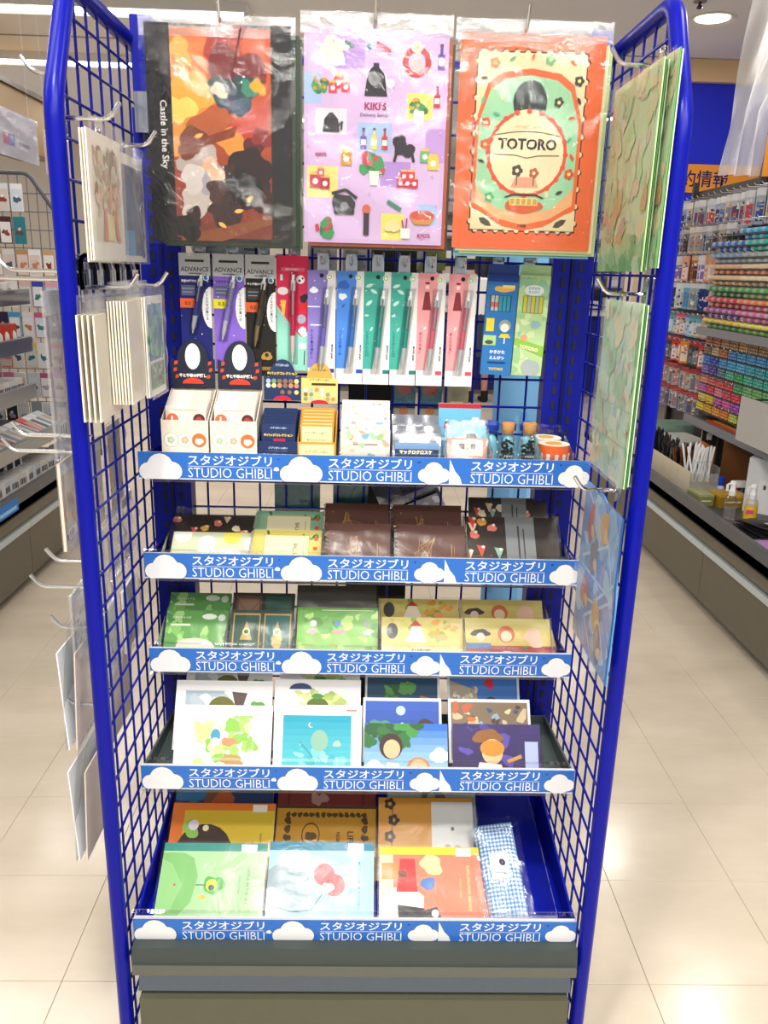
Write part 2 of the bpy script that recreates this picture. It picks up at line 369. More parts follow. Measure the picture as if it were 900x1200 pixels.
# ================================================================ DISPLAY RACK
BLUE = '#071488'; YB, YF, XS = 1.48, 1.119, .393
rack = thing('display_rack', 'royal blue wire display rack with wing panels on a grey base in the middle', 'display rack', (0, 0, 0))
SLOT = None
def path_round(pts, r=.03, k=5):
    out = [Vector(pts[0])]
    for a, b, c in zip(pts[:-2], pts[1:-1], pts[2:]):
        a, b, c = Vector(a), Vector(b), Vector(c); p = b + (a - b).normalized() * r; q = b + (c - b).normalized() * r
        for i in range(k + 1): t = i / k; out.append(p * (1 - t) ** 2 + b * 2 * t * (1 - t) + q * t * t)
    return out + [Vector(pts[-1])]
for sx in (-1, 1):
    X = sx * XS
    m = M(); m.tube(path_round([(X, YF, 0), (X, YF, 1.59), (X, 1.2, 1.742), (X, 1.515, 1.742)], .03), .0125, 12, '#060f8c')
    sp = mk('side_panel', m, GLOSS, rack, smooth=True, label='%s wing panel of bent blue tube and square mesh' % ('left' if sx < 0 else 'right'))
    for y in [YF + .05 + .05 * k for k in range(7)]:
        zt = 1.735 if y > 1.19 else 1.66
        m = M(); m.tube([(X, y, .02), (X, y, zt)], .0022, 5, BLUE); mk('wire', m, GLOSS, sp)
    for k in range(1, 35):
        z = .05 * k; y0 = YF + .008 if z < 1.6 else YF + .01 + (z - 1.6) * .55
        m = M(); m.tube([(X - sx * .003, y0, z), (X - sx * .003, 1.49, z)], .0022, 5, BLUE); mk('wire', m, GLOSS, sp)
    # slotted upright
    m = M(); xa, xb = sorted((sx * .318, sx * .388))
    m.box(xa, xb, 1.462, 1.50, 0, 1.64, BLUE); xa2, xb2 = sorted((sx * .35, sx * .385)); m.box(xa2, xb2, 1.464, 1.502, 1.64, 1.775, BLUE)
    m.box(sx * .352 - .003, sx * .352 + .003, 1.458, 1.462, 0, 1.64, '#050c50')
    up_ = mk('upright', m, STEEL, rack)
    for xc in (sx * .337, sx * .366):
        for k in range(60):
            if SLOT is None: SLOT = mk('slot', M().box(-.0032, .0032, -.0014, .0015, -.008, .008, '#05092f'), MATTE, up_); o = SLOT
            else: o = SLOT.copy(); COL.objects.link(o); o.parent = up_
            o.location = (xc, 1.462, .06 + k * .0265)
    m = M(); m.box(xb2 - .028 if sx < 0 else xa2 + .006, xb2 - .006 if sx < 0 else xa2 + .028, 1.44, 1.464, 1.60, 1.66, '#c9ccd2'); mk('bracket', m, CHROME, up_)
bm_ = M(); bm_.tube([(-.32, YB, 1.72), (.32, YB, 1.72)], .007, 8, BLUE); back = mk('back_panel', bm_, GLOSS, rack, smooth=True, label='flat square wire mesh across the back')
for k in range(13):
    x = -.291 + .0485 * k
    m = M(); m.tube([(x, YB, .02), (x, YB, 1.72)], .0022, 5, BLUE); mk('wire', m, GLOSS, back)
for k in range(1, 35):
    m = M(); m.tube([(-.32, YB - .004, .05 * k - .035), (.32, YB - .004, .05 * k - .035)], .0022, 5, BLUE); mk('wire', m, GLOSS, back)
# grey base cabinet
m = M(); m.box(-.365, .372, 1.122, 1.55, .03, .225, '#585748')
bc = mk('base_cabinet', m, STEEL, rack, label='olive grey steel base')
m = M(); m.xprism([(1.100, .262), (1.108, .302), (1.13, .3035), (1.5, .3035), (1.5, .262)], -.372, .378, '#3f4644'); mk('plinth_top', m, STEEL, bc)
m = M(); m.box(-.37, .376, 1.095, 1.13, .258, .272, '#5f6058'); mk('lip', m, STEEL, bc)
m = M(); m.xprism([(1.120, .205), (1.108, .212), (1.128, .252), (1.2, .252), (1.2, .205)], -.366, .374, '#8c9296'); mk('handle_strip', m, CHROME, bc)
m = M(); m.box(-.363, .370, 1.1, 1.2, .0, .203, '#585748'); mk('front_panel', m, STEEL, bc)

# shelves with printed strips
def sign_art(w, left, right, textc=True):
    a = Art(w, .046, y=-.0012); a.rect(0, 0, 1, 1, '#2a72d0')
    a.rect(0, 0, 1, .04, '#e6edf6'); k = 1 / w
    if left == 'half': a.poly([(0, .04), (0, .95), (.02 * k * .5, .5), (.018 * k, .3), (.022 * k, .04)], '#f2f5fa')
    if left == 'cloud': a.cloud(.036 * k, .36, .036 * k)
    x0 = {'cloud': .082, 'half': .036}[left] * k; x1 = x0 + .138 * k
    a.text('スタジオジブリ', (x0 + x1) / 2, .74, .0175 * k, '#ffffff', .012, fit=.138 * k, anchor='f')
    a.rect(x0, .49, x1, .51, '#dfe9f7'); a.text('STUDIO GHIBLI', (x0 + x1) / 2, .27, .0165 * k, '#ffffff', -.008, fit=.138 * k, anchor='f')
    if right: a.cloud(1 - .026 * k, .4, .027 * k)
    a.ell(x1 + .012 * k, .82, .0025 * k, '#1b3f86', rv=.0016 * k, n=8)
    if right == 0: a.blob(1 - .0045 * k, .45, .004 * k, '#f2f5fa', 3)
    return a
SEG = [(-.373, -.141, 'cloud', 0), (-.141, .142, 'cloud', 1), (.142, .377, 'half', 1)]
sign_mesh = {}
SHELF = [('topmost shelf, holding boxed badges and hung pens above', 1.3234, 1.104, BLUE), ('second shelf down, holding brown spiral notebooks', 1.3227, .928, BLUE), ('third shelf down, holding green boxed card sets', 1.3209, .751, BLUE),
         ('fourth shelf down, holding picture postcards', 1.228, .575, '#4a5454'), ('bottom shelf, deep blue tray of large notebooks', 1.1276, .347, '#0818a0')]
SW = ['white topped', 'white', 'white edged', 'dark', 'blue']
shelves = []
for i, (lab, y, z, c) in enumerate(SHELF):
    sh = thing('shelf', 'blue labelled ' + lab, 'shelf', (0, 0, 0), group='shelves of the blue rack'); shelves.append(sh)
    zb = z - .049
    m = M(); m.box(-.372, .376, y + .004, 1.458, zb + .001, zb + .006, c if i > 2 else '#c9ccd0'); m.box(-.372, .376, y + .003, y + .008, zb, z - .004, '#d6d9dd'); mk('shelf_board', m, STEEL, sh)
    for s_ in (-.37, .372):
        m = M(); b4 = zb + (.10 if i == 4 else .02)
        m.xprism([(y + .006, zb), (1.458, zb - .025), (1.458, zb + .03), (y + .006, z - .01)] if i < 3 else [(y + .006, zb), (1.458, zb), (1.458, b4), (y + .006, z - .006)], s_ - .001, s_ + .003, BLUE if i < 3 else c); mk('side_plate', m, STEEL, sh)
    if i > 2: mk('rear_lip', M().box(-.367, .371, 1.452, 1.456, zb + .007, b4, c), STEEL, sh)
    m = M(); rise = (.004, .004, .008, .012, .013)[i]
    m.add([(-.374, y - .004, zb), (.378, y - .004, zb), (.378, y - .004, z + rise), (-.374, y - .004, z + rise)], [(0, 1, 2, 3)], '#ffffff'); m.box(-.374, .378, y - .0045, y + .004, z + rise - .0008, z + rise, '#ffffff'); m.box(-.374, .378, y - .0045, y + .004, zb - .003, zb - .001, '#ffffff'); mk('price_rail', m, RAIL, sh)
    for j, (x0, x1, l, r) in enumerate(SEG):
        w = x1 - x0; m = M(); m.box(-w / 2, w / 2, -.001, 0, 0, .046, '#eef3f8'); st = mk('sign_strip', m, PRINT, sh, ((x0 + x1) / 2, y, zb + .001))
        if j not in sign_mesh: sign_mesh[j] = mk('print', sign_art(w, l, r), PRINT, st).data
        else:
            o = bpy.data.objects.new('print', sign_mesh[j]); link(o, st)

# ---------------------------------------------------------------- hooks
def hook_mesh(L, up_=.02, r=.0022, double=True):
    m = M()
    m.tube(path_round([(0, .004, 0), (0, -L, 0), (0, -L - .014, up_)], .01, 4), r, 8, '#d8dadd')
    m.box(-.008, .008, -.001, .002, -.018, .018, '#b9bcc2')
    if double:
        for s_ in (-1, 1): m.tube([(s_ * .009, 0, -.02), (s_ * .009, .001, .022), (s_ * .009, .009, .022)], .0016, 5, '#c9ccd2')
    return m
_hm = {}
def hook(x, y, z, L, label, rotz=0, up_=.02, r=.0022, group='chrome peg hooks on the blue rack'):
    k = (round(L, 3), up_, r)
    if k not in _hm: _hm[k] = mk('display_hook', hook_mesh(L, up_, r), CHROME, smooth=True); o = _hm[k]
    else: o = _hm[k].copy(); COL.objects.link(o)
    o.location = (x, y, z); o.rotation_euler = (0, 0, rotz); return tag(o, label, 'hook', group)

# ---------------------------------------------------------------- hanging folders
def folder(label, x, w, h, zt, y, a, body, seed, sheets, bagw, bagh, rot=0):
    t = thing('clear_folder', label, 'folder', (x, y, zt - h), (0, 0, rot), group='three large hanging folders')
    m = M(); m.bbox(-w / 2, w / 2, 0, .0016, 0, h, .006, body); mk('cover', m, CARD, t)
    a_ = mk('print', a, PRINT, t)
    for k, (c, dx, dz) in enumerate(sheets):
        m = M(); m.box(-w / 2 + dx, w / 2 + dx, .004 + .004 * k, .0055 + .004 * k, dz, h + dz - .006, c); mk('inner_sheet', m, CARD, t)
    sleeve(t, bagw, bagh, -.006, -.006, seed, .0025, nu=22, nv=30)
    m = M(); m.box(-bagw / 2, bagw / 2, -.001, .0005, bagh - .034, bagh - .006, '#f3f3f5'); mk('header_flap', m, MILKY, t)
    return t
# left folder: fiery abstract night sky on black
a = Art(.212, .298); a.rect(.0, .0, 1, 1, '#141313'); a.grad(.17, .015, .86, .985, '#7a3524', '#d9581e', 12)
a.grad(.17, .40, .42, .985, '#e09a3a', '#e8762a', 8)
for k, (u, v, r, c) in enumerate([(.3, .7, .14, '#f0a93c'), (.22, .62, .10, '#ffd86a'), (.24, .88, .08, '#f6b45a'), (.55, .9, .16, '#b23c30'), (.62, .8, .17, '#7c2a2a'), (.6, .7, .14, '#34504f'), (.6, .66, .10, '#24475e'),
     (.7, .72, .05, '#3f8c74'), (.77, .73, .05, '#d9a92a'), (.5, .71, .05, '#dcc2a0'), (.45, .55, .13, '#b85a2a'), (.72, .55, .12, '#c23a22'), (.72, .44, .09, '#5c1d1a'), (.8, .5, .07, '#8a2b22'),
     (.58, .47, .1, '#ef9a3c'), (.62, .28, .2, '#2e1a1a'), (.5, .2, .17, '#3a2220'), (.75, .3, .12, '#241516'), (.35, .38, .12, '#b7a9a2'), (.33, .2, .13, '#c9bcb2'), (.42, .3, .09, '#a6a3a8'), (.3, .12, .06, '#2a1a16')]):
    a.blob(u, v, r, c, k + 3, jag=.45)
a.poly([(.2, .02), (.86, .13), (.86, .09), (.5, .0), (.2, .0)], '#8a4a26'); a.poly([(.2, .45), (.62, .55), (.6, .5), (.2, .41)], '#8c3d22')
a.line([(.66, .99), (.6, .8), (.57, .6)], .012, '#5d1c1a')
for k, (u, v, r, c) in enumerate([(.7, .36, .14, '#2a1412'), (.8, .2, .1, '#3a1a14'), (.3, .47, .1, '#7a3a24'), (.66, .26, .12, '#120d0c'), (.24, .06, .09, '#1a100e'), (.46, .33, .06, '#e6b898'), (.42, .37, .05, '#e0ae8c'), (.56, .35, .04, '#3a2018'), (.3, .3, .09, '#d4cac4'), (.46, .24, .07, '#4a2c28')]): a.blob(u, v, r, c, k + 60, jag=.35, n=26)
for u, v, rr in ((.7, .21, 40), (.5, .08, -30), (.62, .15, 10), (.28, .78, 80), (.35, .5, 20)): a.leaf(u, v, .07, '#ffc25a', rr)
a.rect(.0, .0, .17, 1, '#171616'); a.rect(.86, 0, 1, 1, '#171616')
a.text('Castle in the Sky', .105, .5, .062, '#f6f4ee', .012, rot=-90, fit=.56)
folder('black folder with a fiery orange abstract print, leftmost of the three hanging folders', -.225, .212, .298, 1.732, 1.335, a, '#1b1a1a', 3, [('#22331f', .012, -.004), ('#3a4a36', .016, -.008)], .226, .315)
# middle folder: lilac with small still lifes
a = Art(.212, .296); a.rect(0, 0, 1, 1, '#d3b3e0'); a.rect(.03, .02, .97, .98, '#d9bbe4')
def bottle(a, u, v, s, c):
    s *= 1.2; q = a.w / a.h; a.rect(u - .3 * s, v - .9 * s * q, u + .3 * s, v + .3 * s * q, c); a.rect(u - .12 * s, v + .3 * s * q, u + .12 * s, v + .9 * s * q, c); a.rect(u - .24 * s, v - .5 * s * q, u + .24 * s, v, '#f3efe6'); a.rect(u - .14 * s, v + .85 * s * q, u + .14 * s, v + 1.05 * s * q, '#50506a')
def pot(a, u, v, s, sd, c='#f2ead6'):
    s *= 1.2; q = a.w / a.h; a.bush(u, v + .4 * s * q, s, sd); a.poly([(u - .4 * s, v - .1 * s * q), (u + .4 * s, v - .1 * s * q), (u + .28 * s, v - 1.1 * s * q), (u - .28 * s, v - 1.1 * s * q)], c)
def jar(a, u, v, s, c, l='#f0c45a'):
    s *= 1.2; q = a.w / a.h; a.rect(u - .4 * s, v - .5 * s * q, u + .4 * s, v + .4 * s * q, c); a.rect(u - .34 * s, v + .4 * s * q, u + .34 * s, v + .6 * s * q, l); a.ell(u, v - .05 * s * q, .22 * s, '#f8f3e6', n=10)
for u0, v0, u1, v1, c in ((.22, .82, .42, .97, '#b58fd6'), (.08, .52, .30, .64, '#e6e0ea'), (.38, .44, .62, .58, '#a9c4ec'), (.54, .28, .76, .40, '#b58fd6'), (.02, .22, .24, .37, '#f3e487'), (.72, .6, .9, .72, '#f3e36a'), (.56, .02, .72, .15, '#f3e36a'), (.0, .66, .12, .8, '#a9c4ec'), (.86, .4, 1, .56, '#c09ad8'), (.82, .1, .96, .2, '#a9c4ec')): a.rect(u0, v0, u1, v1, c)
a.blob(.2, .9, .085, '#f1ead0', 5); a.ell(.28, .925, .035, '#f1ead0'); a.ell(.78, .86, .10, '#c8423a'); a.ell(.78, .86, .06, '#d9bbe4'); a.flower(.78, .925, .04, '#efe2c0', '#d8b070'); a.ell(.78, .85, .04, '#e8bcb4')
bottle(a, .95, .88, .07, '#6b4a9c'); a.bush(.11, .745, .06, 4, fl='#e8912f'); jar(a, .24, .76, .07, '#c8384a'); jar(a, .29, .74, .06, '#d9485a'); jar(a, .2, .735, .06, '#d9485a')
a.poly([(.42, .70), (.58, .70), (.56, .80), (.52, .83), (.47, .83), (.44, .80)], '#23222a'); a.rect(.48, .83, .52, .85, '#23222a'); a.ell(.6, .76, .03, '#f3efe6')
a.bush(.80, .66, .06, 8, fl='#e9a62f'); a.rect(.77, .58, .84, .64, '#f2efe2'); bottle(a, .93, .7, .06, '#c8384a')
a.text("KIKI'S", .5, .655, .05, '#a8225a', .03); a.text('Delivery Service', .5, .612, .03, '#33222c', .0, fit=.34)
a.poly([(.13, .53), (.25, .53), (.24, .59), (.2, .62), (.18, .62), (.14, .59)], '#24222a'); a.line([(.24, .56), (.27, .58), (.26, .54)], .015, '#24222a')
for k, c in enumerate(('#7a55b4', '#e8dc6a', '#c83a4a')): bottle(a, .42 + k * .075, .5, .06, c)
a.text("KIKI'S", .12, .425, .025, '#a8225a', .03); jar(a, .3, .41, .08, '#c9973a'); a.blob(.70, .47, .07, '#2a2630', 9, jag=.5); a.line([(.64, .40), (.66, .45), (.76, .46), (.78, .4)], .02, '#2a2630'); jar(a, .86, .43, .07, '#6fae7c'); jar(a, .92, .40, .08, '#e3c84a')
pot(a, .5, .36, .08, 12); jar(a, .08, .3, .08, '#c8425a'); jar(a, .15, .29, .07, '#b73348'); jar(a, .12, .34, .05, '#dd6a7a')
for k in range(3): jar(a, .69 + .05 * k, .30, .055, '#c8284a')
for k in range(2): jar(a, .715 + .05 * k, .335, .055, '#d8384a')
a.poly([(.22, .14), (.36, .14), (.37, .2), (.33, .23), (.22, .24), (.2, .2)], '#2a2a30'); a.ell(.29, .18, .03, '#8a8a92'); a.line([(.2, .24), (.3, .26), (.38, .22)], .02, '#2a2a30')
a.bush(.13, .075, .075, 15); a.rect(.43, .04, .47, .15, '#3c2a34'); a.ell(.45, .17, .03, '#d86a4a'); a.blob(.64, .09, .05, '#efe0a0', 3)
a.poly([(.76, .14), (.95, .14), (.91, .10), (.8, .10)], '#c98f4a'); a.ell(.855, .145, .09, '#c8543a', rv=.035); a.line([(.6, .21), (.7, .17)], .025, '#3c8a6a'); a.line([(.28, .94), (.34, .92)], .02, '#3c8a6a'); a.line([(.5, .94), (.6, .9)], .025, '#c8303a'); a.line([(.44, .93), (.46, .91)], .03, '#5aa0a8')
a.rect(.70, .03, .77, .08, '#eef0ee'); a.line([(.72, .08), (.71, .12)], .01, '#a02a4a'); a.line([(.74, .08), (.745, .13)], .01, '#a02a4a'); a.text("KIKI'S", .87, .045, .03, '#a8225a', .03)
sprinkle(a, ['#e3a6c8', '#c9a2dc', '#eab4d0'], 30, 5, .006)
folder('lilac folder printed with bottles, jars and flower pots, middle of the three hanging folders', .006, .212, .296, 1.733, 1.335, a, '#cfa9de', 8, [('#a8502c', .006, -.005), ('#4c3a2a', .01, -.009)], .222, .322)
# right folder: orange with a cream and green vignette
a = Art(.214, .298); a.rect(0, 0, 1, 1, '#ee6a35')
def scallop(a, u0, v0, u1, v1, c, n=10):
    a.rect(u0, v0, u1, v1, c)
    for k in range(n):
        t = (k + .5) / n
        for u, v in ((u0 + (u1 - u0) * t, v0), (u0 + (u1 - u0) * t, v1), (u0, v0 + (v1 - v0) * t), (u1, v0 + (v1 - v0) * t)): a.ell(u, v, .018, c, n=8, same=True)
scallop(a, .115, .085, .885, .925, '#4a2c20'); scallop(a, .125, .092, .875, .918, '#f1dcae')
a.poly([(.125, .60), (.2, .78), (.3, .83), (.5, .85), (.7, .83), (.8, .78), (.875, .60), (.875, .20), (.7, .12), (.5, .09), (.3, .12), (.125, .2)], '#ee6a35')
a.poly([(.15, .60), (.22, .75), (.32, .80), (.5, .82), (.68, .80), (.78, .75), (.85, .60), (.85, .22), (.69, .15), (.5, .12), (.31, .15), (.15, .22)], '#9fd4a6')
a.poly([(.15, .3), (.15, .22), (.31, .15), (.5, .12), (.69, .15), (.85, .22), (.85, .3), (.7, .2), (.5, .17), (.3, .2)], '#f0b27c')
a.ell(.5, .70, .12, '#2c3a36', rv=.14);
a.ell(.5, .46, .285, '#e0502c', n=28); a.ell(.5, .46, .262, '#f3e0b4', n=28); a.ell(.5, .63, .11, '#f3e0b4', rv=.05)
for k in range(20): aa = 2 * pi * k / 20; a.ell(.5 + .275 * cos(aa), .46 + .275 * sin(aa) * a.w / a.h, .02, '#e0502c', n=7, same=True)
a.line([(.27, .545), (.4, .56), (.5, .565), (.6, .56), (.73, .545)], .006, '#3a2620'); a.line([(.27, .455), (.42, .452), (.5, .44), (.58, .452), (.73, .455)], .006, '#3a2620')
a.text('MY NEIGHBOR', .5, .585, .02, '#c9a878', .0, fit=.26); a.text('TOTORO', .5, .505, .075, '#33241e', .035, fit=.44)
a.poly([(.4, .30), (.6, .30), (.57, .35), (.43, .35)], '#e8a080'); a.flower(.44, .38, .04, '#4a3a30', '#f3e0b4'); a.flower(.56, .37, .035, '#b85a3a', '#f3e0b4'); a.line([(.44, .36), (.44, .31)], .008, '#4a6a40'); a.line([(.56, .35), (.56, .31)], .008, '#4a6a40')
a.blob(.5, .21, .13, '#d9602e', 4, rv=.4, jag=.15); a.rect(.4, .215, .6, .25, '#f3d68a'); 
for k in range(5): a.rect(.405 + .04 * k, .218, .435 + .04 * k, .246, '#caa54a', k > 0)
a.line([(.36, .25), (.42, .265), (.58, .265), (.64, .25)], .012, '#2e2a24')
for k, (u, v, c) in enumerate([(.24, .87, '#ef7a4a'), (.36, .89, '#6fb98a'), (.5, .9, '#ef7a4a'), (.62, .89, '#6fb98a'), (.78, .88, '#ef7a4a'), (.17, .8, '#3a3a30'), (.83, .8, '#3a3a30'), (.17, .7, '#6fb98a'), (.84, .71, '#3a3a30'), (.2, .6, '#e0502c'), (.8, .63, '#e0502c'), (.79, .53, '#56b48a'), (.2, .5, '#e0502c'), (.82, .45, '#e0502c'), (.18, .42, '#3a3a30'), (.81, .37, '#e0502c'), (.2, .32, '#f3e0b4'), (.3, .72, '#f3e0b4'), (.7, .7, '#3a3a30'), (.27, .64, '#56b48a'), (.75, .28, '#3a3a30'), (.25, .25, '#56b48a'), (.66, .27, '#f3e0b4')]):
    (a.flower if k % 3 == 0 else a.leaf)(u, v, .035 if k % 3 == 0 else .055, c, *([] if k % 3 == 0 else [k * 37]))
for s_ in (0, 1):
    f = lambda u: u if s_ == 0 else 1 - u
    a.poly([(f(.125), .19), (f(.125), .095), (f(.4), .095), (f(.3), .13), (f(.2), .175)], '#f1dcae'); a.leaf(f(.23), .13, .11, '#4a4632', 30 if s_ else -30)
a.text('1988', .5, .085 + .03, .024, '#3a2620', .01)
folder('bright orange folder lettered TOTORO, rightmost of the three hanging folders', .236, .214, .298, 1.733, 1.335, a, '#ee6a35', 21, [('#f0e3b4', .006, -.004), ('#bcd59a', .012, -.008), ('#79b6d0', .004, -.012)], .23, .322)
for i, (x, s_) in enumerate(((-.22, 'fiery black'), (.003, 'lilac'), (.222, 'orange'))):
    hook(x, 1.474, 1.735, .15, 'chrome hook whose tip rises over the %s folder' % s_, up_=.03, r=.0026)

# ---------------------------------------------------------------- hanging pens
def blister(label, cat, x, w, h, zt, y, body, drawer, seed, pen=None, rnd=.005, film=True, group='pen packs on the back mesh', penx=.1):
    t = thing('pen_pack', label, cat, (x, y, zt - h), group=group)
    m = M(); m.bbox(-w / 2, w / 2, 0, .0015, 0, h, rnd, body); mk('backing_card', m, CARD, t)
    a = Art(w, h); drawer(a); mk('print', a, PRINT, t)
    if pen:
        bc_, tip, x0, z0, x1, z1 = pen; A = Vector((x0, -.007, z0)); B = Vector((x1, -.007, z1)); d = B - A
        p = lambda q: tuple(A + d * q)
        pm = M(); pm.tube([p(0), p(.06), p(.12), p(.3), p(.31)], [.0006, .0018, .0036, .0042, .0044], 10, tip); pm.tube([p(.31), p(.82)], .0045, 10, bc_); pm.tube([p(.82), p(.93), p(.94), p(1)], [.0042, .004, .0025, .0025], 10, '#e6e8ec')
        po = mk('pen', pm, SATIN, t, smooth=True)
        cm = M(); cm.tube([p(.55), p(.9)], .0016, 6, tip); cm.v = [(a_, b_ - .0055, c_) for a_, b_, c_ in cm.v]; mk('pocket_clip', cm, CHROME, po)
    if film:
        g = M(); ang = math.atan2(d.x, d.z) if pen else 0
        def fn(u, v):
            s_ = sin(pi * u); e_ = min(1, 8 * min(v, 1 - v)); cx = (A.x + d.x * (v * 1.06 - .03)) if pen else 0
            return (cx + (u - .5) * .017, -.0008 - .013 * s_ * e_, (A.z + d.z * (v * 1.06 - .03)))
        if pen: g.grid(fn, 8, 10, '#ffffff'); mk('blister', g, CLEAR, t, smooth=True)
    return t
def advance(bgc, titlec, badge, bt, title, sd):
    def f(a):
        a.rect(0, 0, 1, 1, bgc); a.rect(0, .81, 1, 1, '#b9bcc0'); a.rect(.2, .925, .8, .945, '#2a2a2a'); a.text('ADVANCE', .5, .865, .14, '#1e2226', .015, fit=.9); a.rect(.3, .825, .7, .833, '#4a4e55')
        a.ell(.85, .795, .1, '#dfeaf2'); a.ell(.85, .795, .07, '#2a7ab0'); a.text(title, .38, .765, .085, titlec, .04, fit=.66)
        a.rect(.05, .64, .5, .73, '#5a6080' if bgc != '#17140f' else '#3c3a36'); a.line([(.08, .70), (.46, .70)], .02, '#aab0c8'); a.line([(.08, .67), (.4, .67)], .02, '#aab0c8')
        a.rect(0, .535, .48, .615, badge); a.text(bt, .24, .575, .12, '#1d1a16', .02)
        a.ell(1.0, .54, .3, '#eef0f2', rv=.66); a.text('キレイな文字が書ける', .86, .705, .092, '#22252c', .01, vert=True)
        sprinkle(a, ['#ffffff', '#c9cbe8'], 16, sd, .018); 
        if bgc == '#17140f': a.blob(.68, .17, .16, '#a8853a', 3); a.ell(.68, .18, .07, '#3a2c12'); a.rect(.45, .05, .95, .08, '#8a6c30')
    return f
ZP = 1.417
blister('navy mechanical pencil pack lettered ADVANCE, leftmost of the hung pens', 'pen', -.289, .052, .19, ZP, 1.425, '#16206e', advance('#141c66', '#f2f2f6', '#e8622a', '0.5', '天空の城ラピュタ', 2), 1, ('#1c2878', '#aeb4bc', -.006, .06, .012, .155))
blister('purple mechanical pencil pack lettered ADVANCE with yellow 0.3 badge', 'pen', -.233, .052, .19, ZP, 1.425, '#7a5cc0', advance('#7d5ec4', '#2c1c50', '#e8e02a', '0.3', 'となりのトトロ', 3), 2, ('#8c7cd0', '#c2c6d0', -.012, .05, .01, .155))
blister('black mechanical pencil pack lettered ADVANCE with gold print', 'pen', -.180, .050, .20, ZP, 1.425, '#17140f', advance('#17140f', '#f2f2f6', '#e8622a', '0.5', '千と千尋の神隠し', 4), 3, ('#3a3024', '#7c6a4a', -.01, .05, .008, .165))
def pinkcard(a):
    a.rect(0, 0, 1, 1, '#d92a58'); a.poly([(0, 0), (1, 0), (1, .36), (.78, .30), (.55, .36), (.35, .44), (0, .58)], '#8ccfbe')
    a.rect(.15, .87, .88, .90, '#e86a88'); a.text('魔女の宅急便', .5, .885, .07, '#fbe6ec', .02, fit=.7)
    a.poly([(.12, .79), (.2, .79), (.2, .84), (.12, .84)], '#e8f0ea'); a.ell(.75, .80, .13, '#f6f2ee'); a.ell(.72, .79, .04, '#2a2a34'); a.ell(.82, .81, .03, '#2a2a34'); a.ell(.2, .7, .17, '#f8f2f0', rv=.12)
    a.poly([(.12, .62), (.3, .62), (.24, .48), (.19, .48)], '#f0c04a'); a.blob(.86, .64, .13, '#24242e', 2); a.rect(.66, .53, .98, .60, '#d8262e'); a.ell(.78, .46, .14, '#a8b4c8'); a.blob(.82, .35, .14, '#f3eef0', 5)
    a.rect(.02, .03, .3, .06, '#f3eef0'); a.rect(.7, .2, .92, .25, '#eef6f2'); a.line([(.88, .18), (.86, .05)], .03, '#1d2a26'); sprinkle(a, ['#f6c6d2', '#f3e0a0'], 18, 9, .014)
blister('pink and mint rounded pen pack with a red pen', 'pen', -.127, .054, .19, ZP, 1.43, '#d92a58', pinkcard, 4, ('#c81e4c', '#e7d0d6', .0, .015, .002, .16), rnd=.022)
def pencard(c, c2, title, seed, motif):
    def f(a):
        a.rect(0, 0, 1, 1, '#e4e3e2'); a.poly([(0, .14), (.36, .14), (.62, .62), (.74, 1), (0, 1)], c); sprinkle(a, ['#ffffff'], 10, seed, .014)
        a.ell(.5, .955, .075, '#141418'); a.ell(.78, .945, .11, '#f3f6f0'); a.ell(.78, .945, .085, '#8fbf5a'); a.ell(.78, .945, .055, '#f0f4ea')
        motif(a, c2); a.text(title, .15, .47, .115, c2, .02, vert=True)
        a.text('MONO graph', .88, .29, .1, '#22242c', .02, rot=-90, fit=.52); a.rect(.74, .10, .97, .135, c2); a.rect(.6, .045, .9, .05, '#b9bcc2')
    return f
def m_cloud(a, c): a.cloud(.22, .83, .16, '#f3f2fa', c); a.rect(.0, .68, .45, .69, '#eeeefa'); a.rect(.1, .52, .5, .53, '#eeeefa')
def m_birds(a, c): a.blob(.25, .88, .18, '#2a62c0', 3); a.blob(.22, .78, .13, '#dfe9f8', 4); a.leaf(.25, .7, .2, '#2a62c0', 60)
def m_leaf(a, c):
    for u, v, r in ((.2, .88, 20), (.36, .83, -30), (.2, .73, 40), (.12, .62, 0), (.3, .5, 60)): a.leaf(u, v, .3 if v > .7 else .18, '#bfe6de', r)
def m_dress(a, c): a.poly([(.26, .84), (.42, .84), (.5, .68), (.18, .68)], '#7e2a34'); a.ell(.34, .88, .07, '#f3d8c8'); a.ell(.34, .915, .09, '#7e2a34', rv=.04); a.leaf(.3, .52, .16, '#fbe6e6', 60)
PENS = [(-.0775, '#8678c4', '#3c3490', '千と千尋の神隠し', m_cloud, '#7468c8', 'lavender'), (-.029, '#4a86dc', '#1c4ab0', 'ハウルの動く城', m_birds, '#2f76d2', 'sky blue'),
        (.017, '#3fa596', '#157a70', 'となりのトトロ', m_leaf, '#1f9488', 'teal'), (.0625, '#3fa596', '#157a70', 'となりのトトロ', m_leaf, '#1f9488', 'teal'),
        (.108, '#e89aa0', '#c84a5c', '魔女の宅急便', m_dress, '#d8647c', 'pink'), (.160, '#e89aa0', '#c84a5c', '魔女の宅急便', m_dress, '#d8647c', 'pink')]
ex = ['beside the pink and mint rounded pack', 'between lavender and teal packs', 'left of the two teal packs', 'right of the two teal packs', 'left of the two pink packs', 'right of the two pink packs']
for i, ((x, c, c2, tt, mo, pc, nm), e_) in enumerate(zip(PENS, ex)):
    blister('%s pen in white rounded blister card, %s' % (nm, e_), 'pen', x, .047, .188, 1.395, 1.425, '#e4e3e2', pencard(c, c2, tt, i, mo), 10 + i, (pc, '#c4c8ce', -.002, .022, .010, .158))
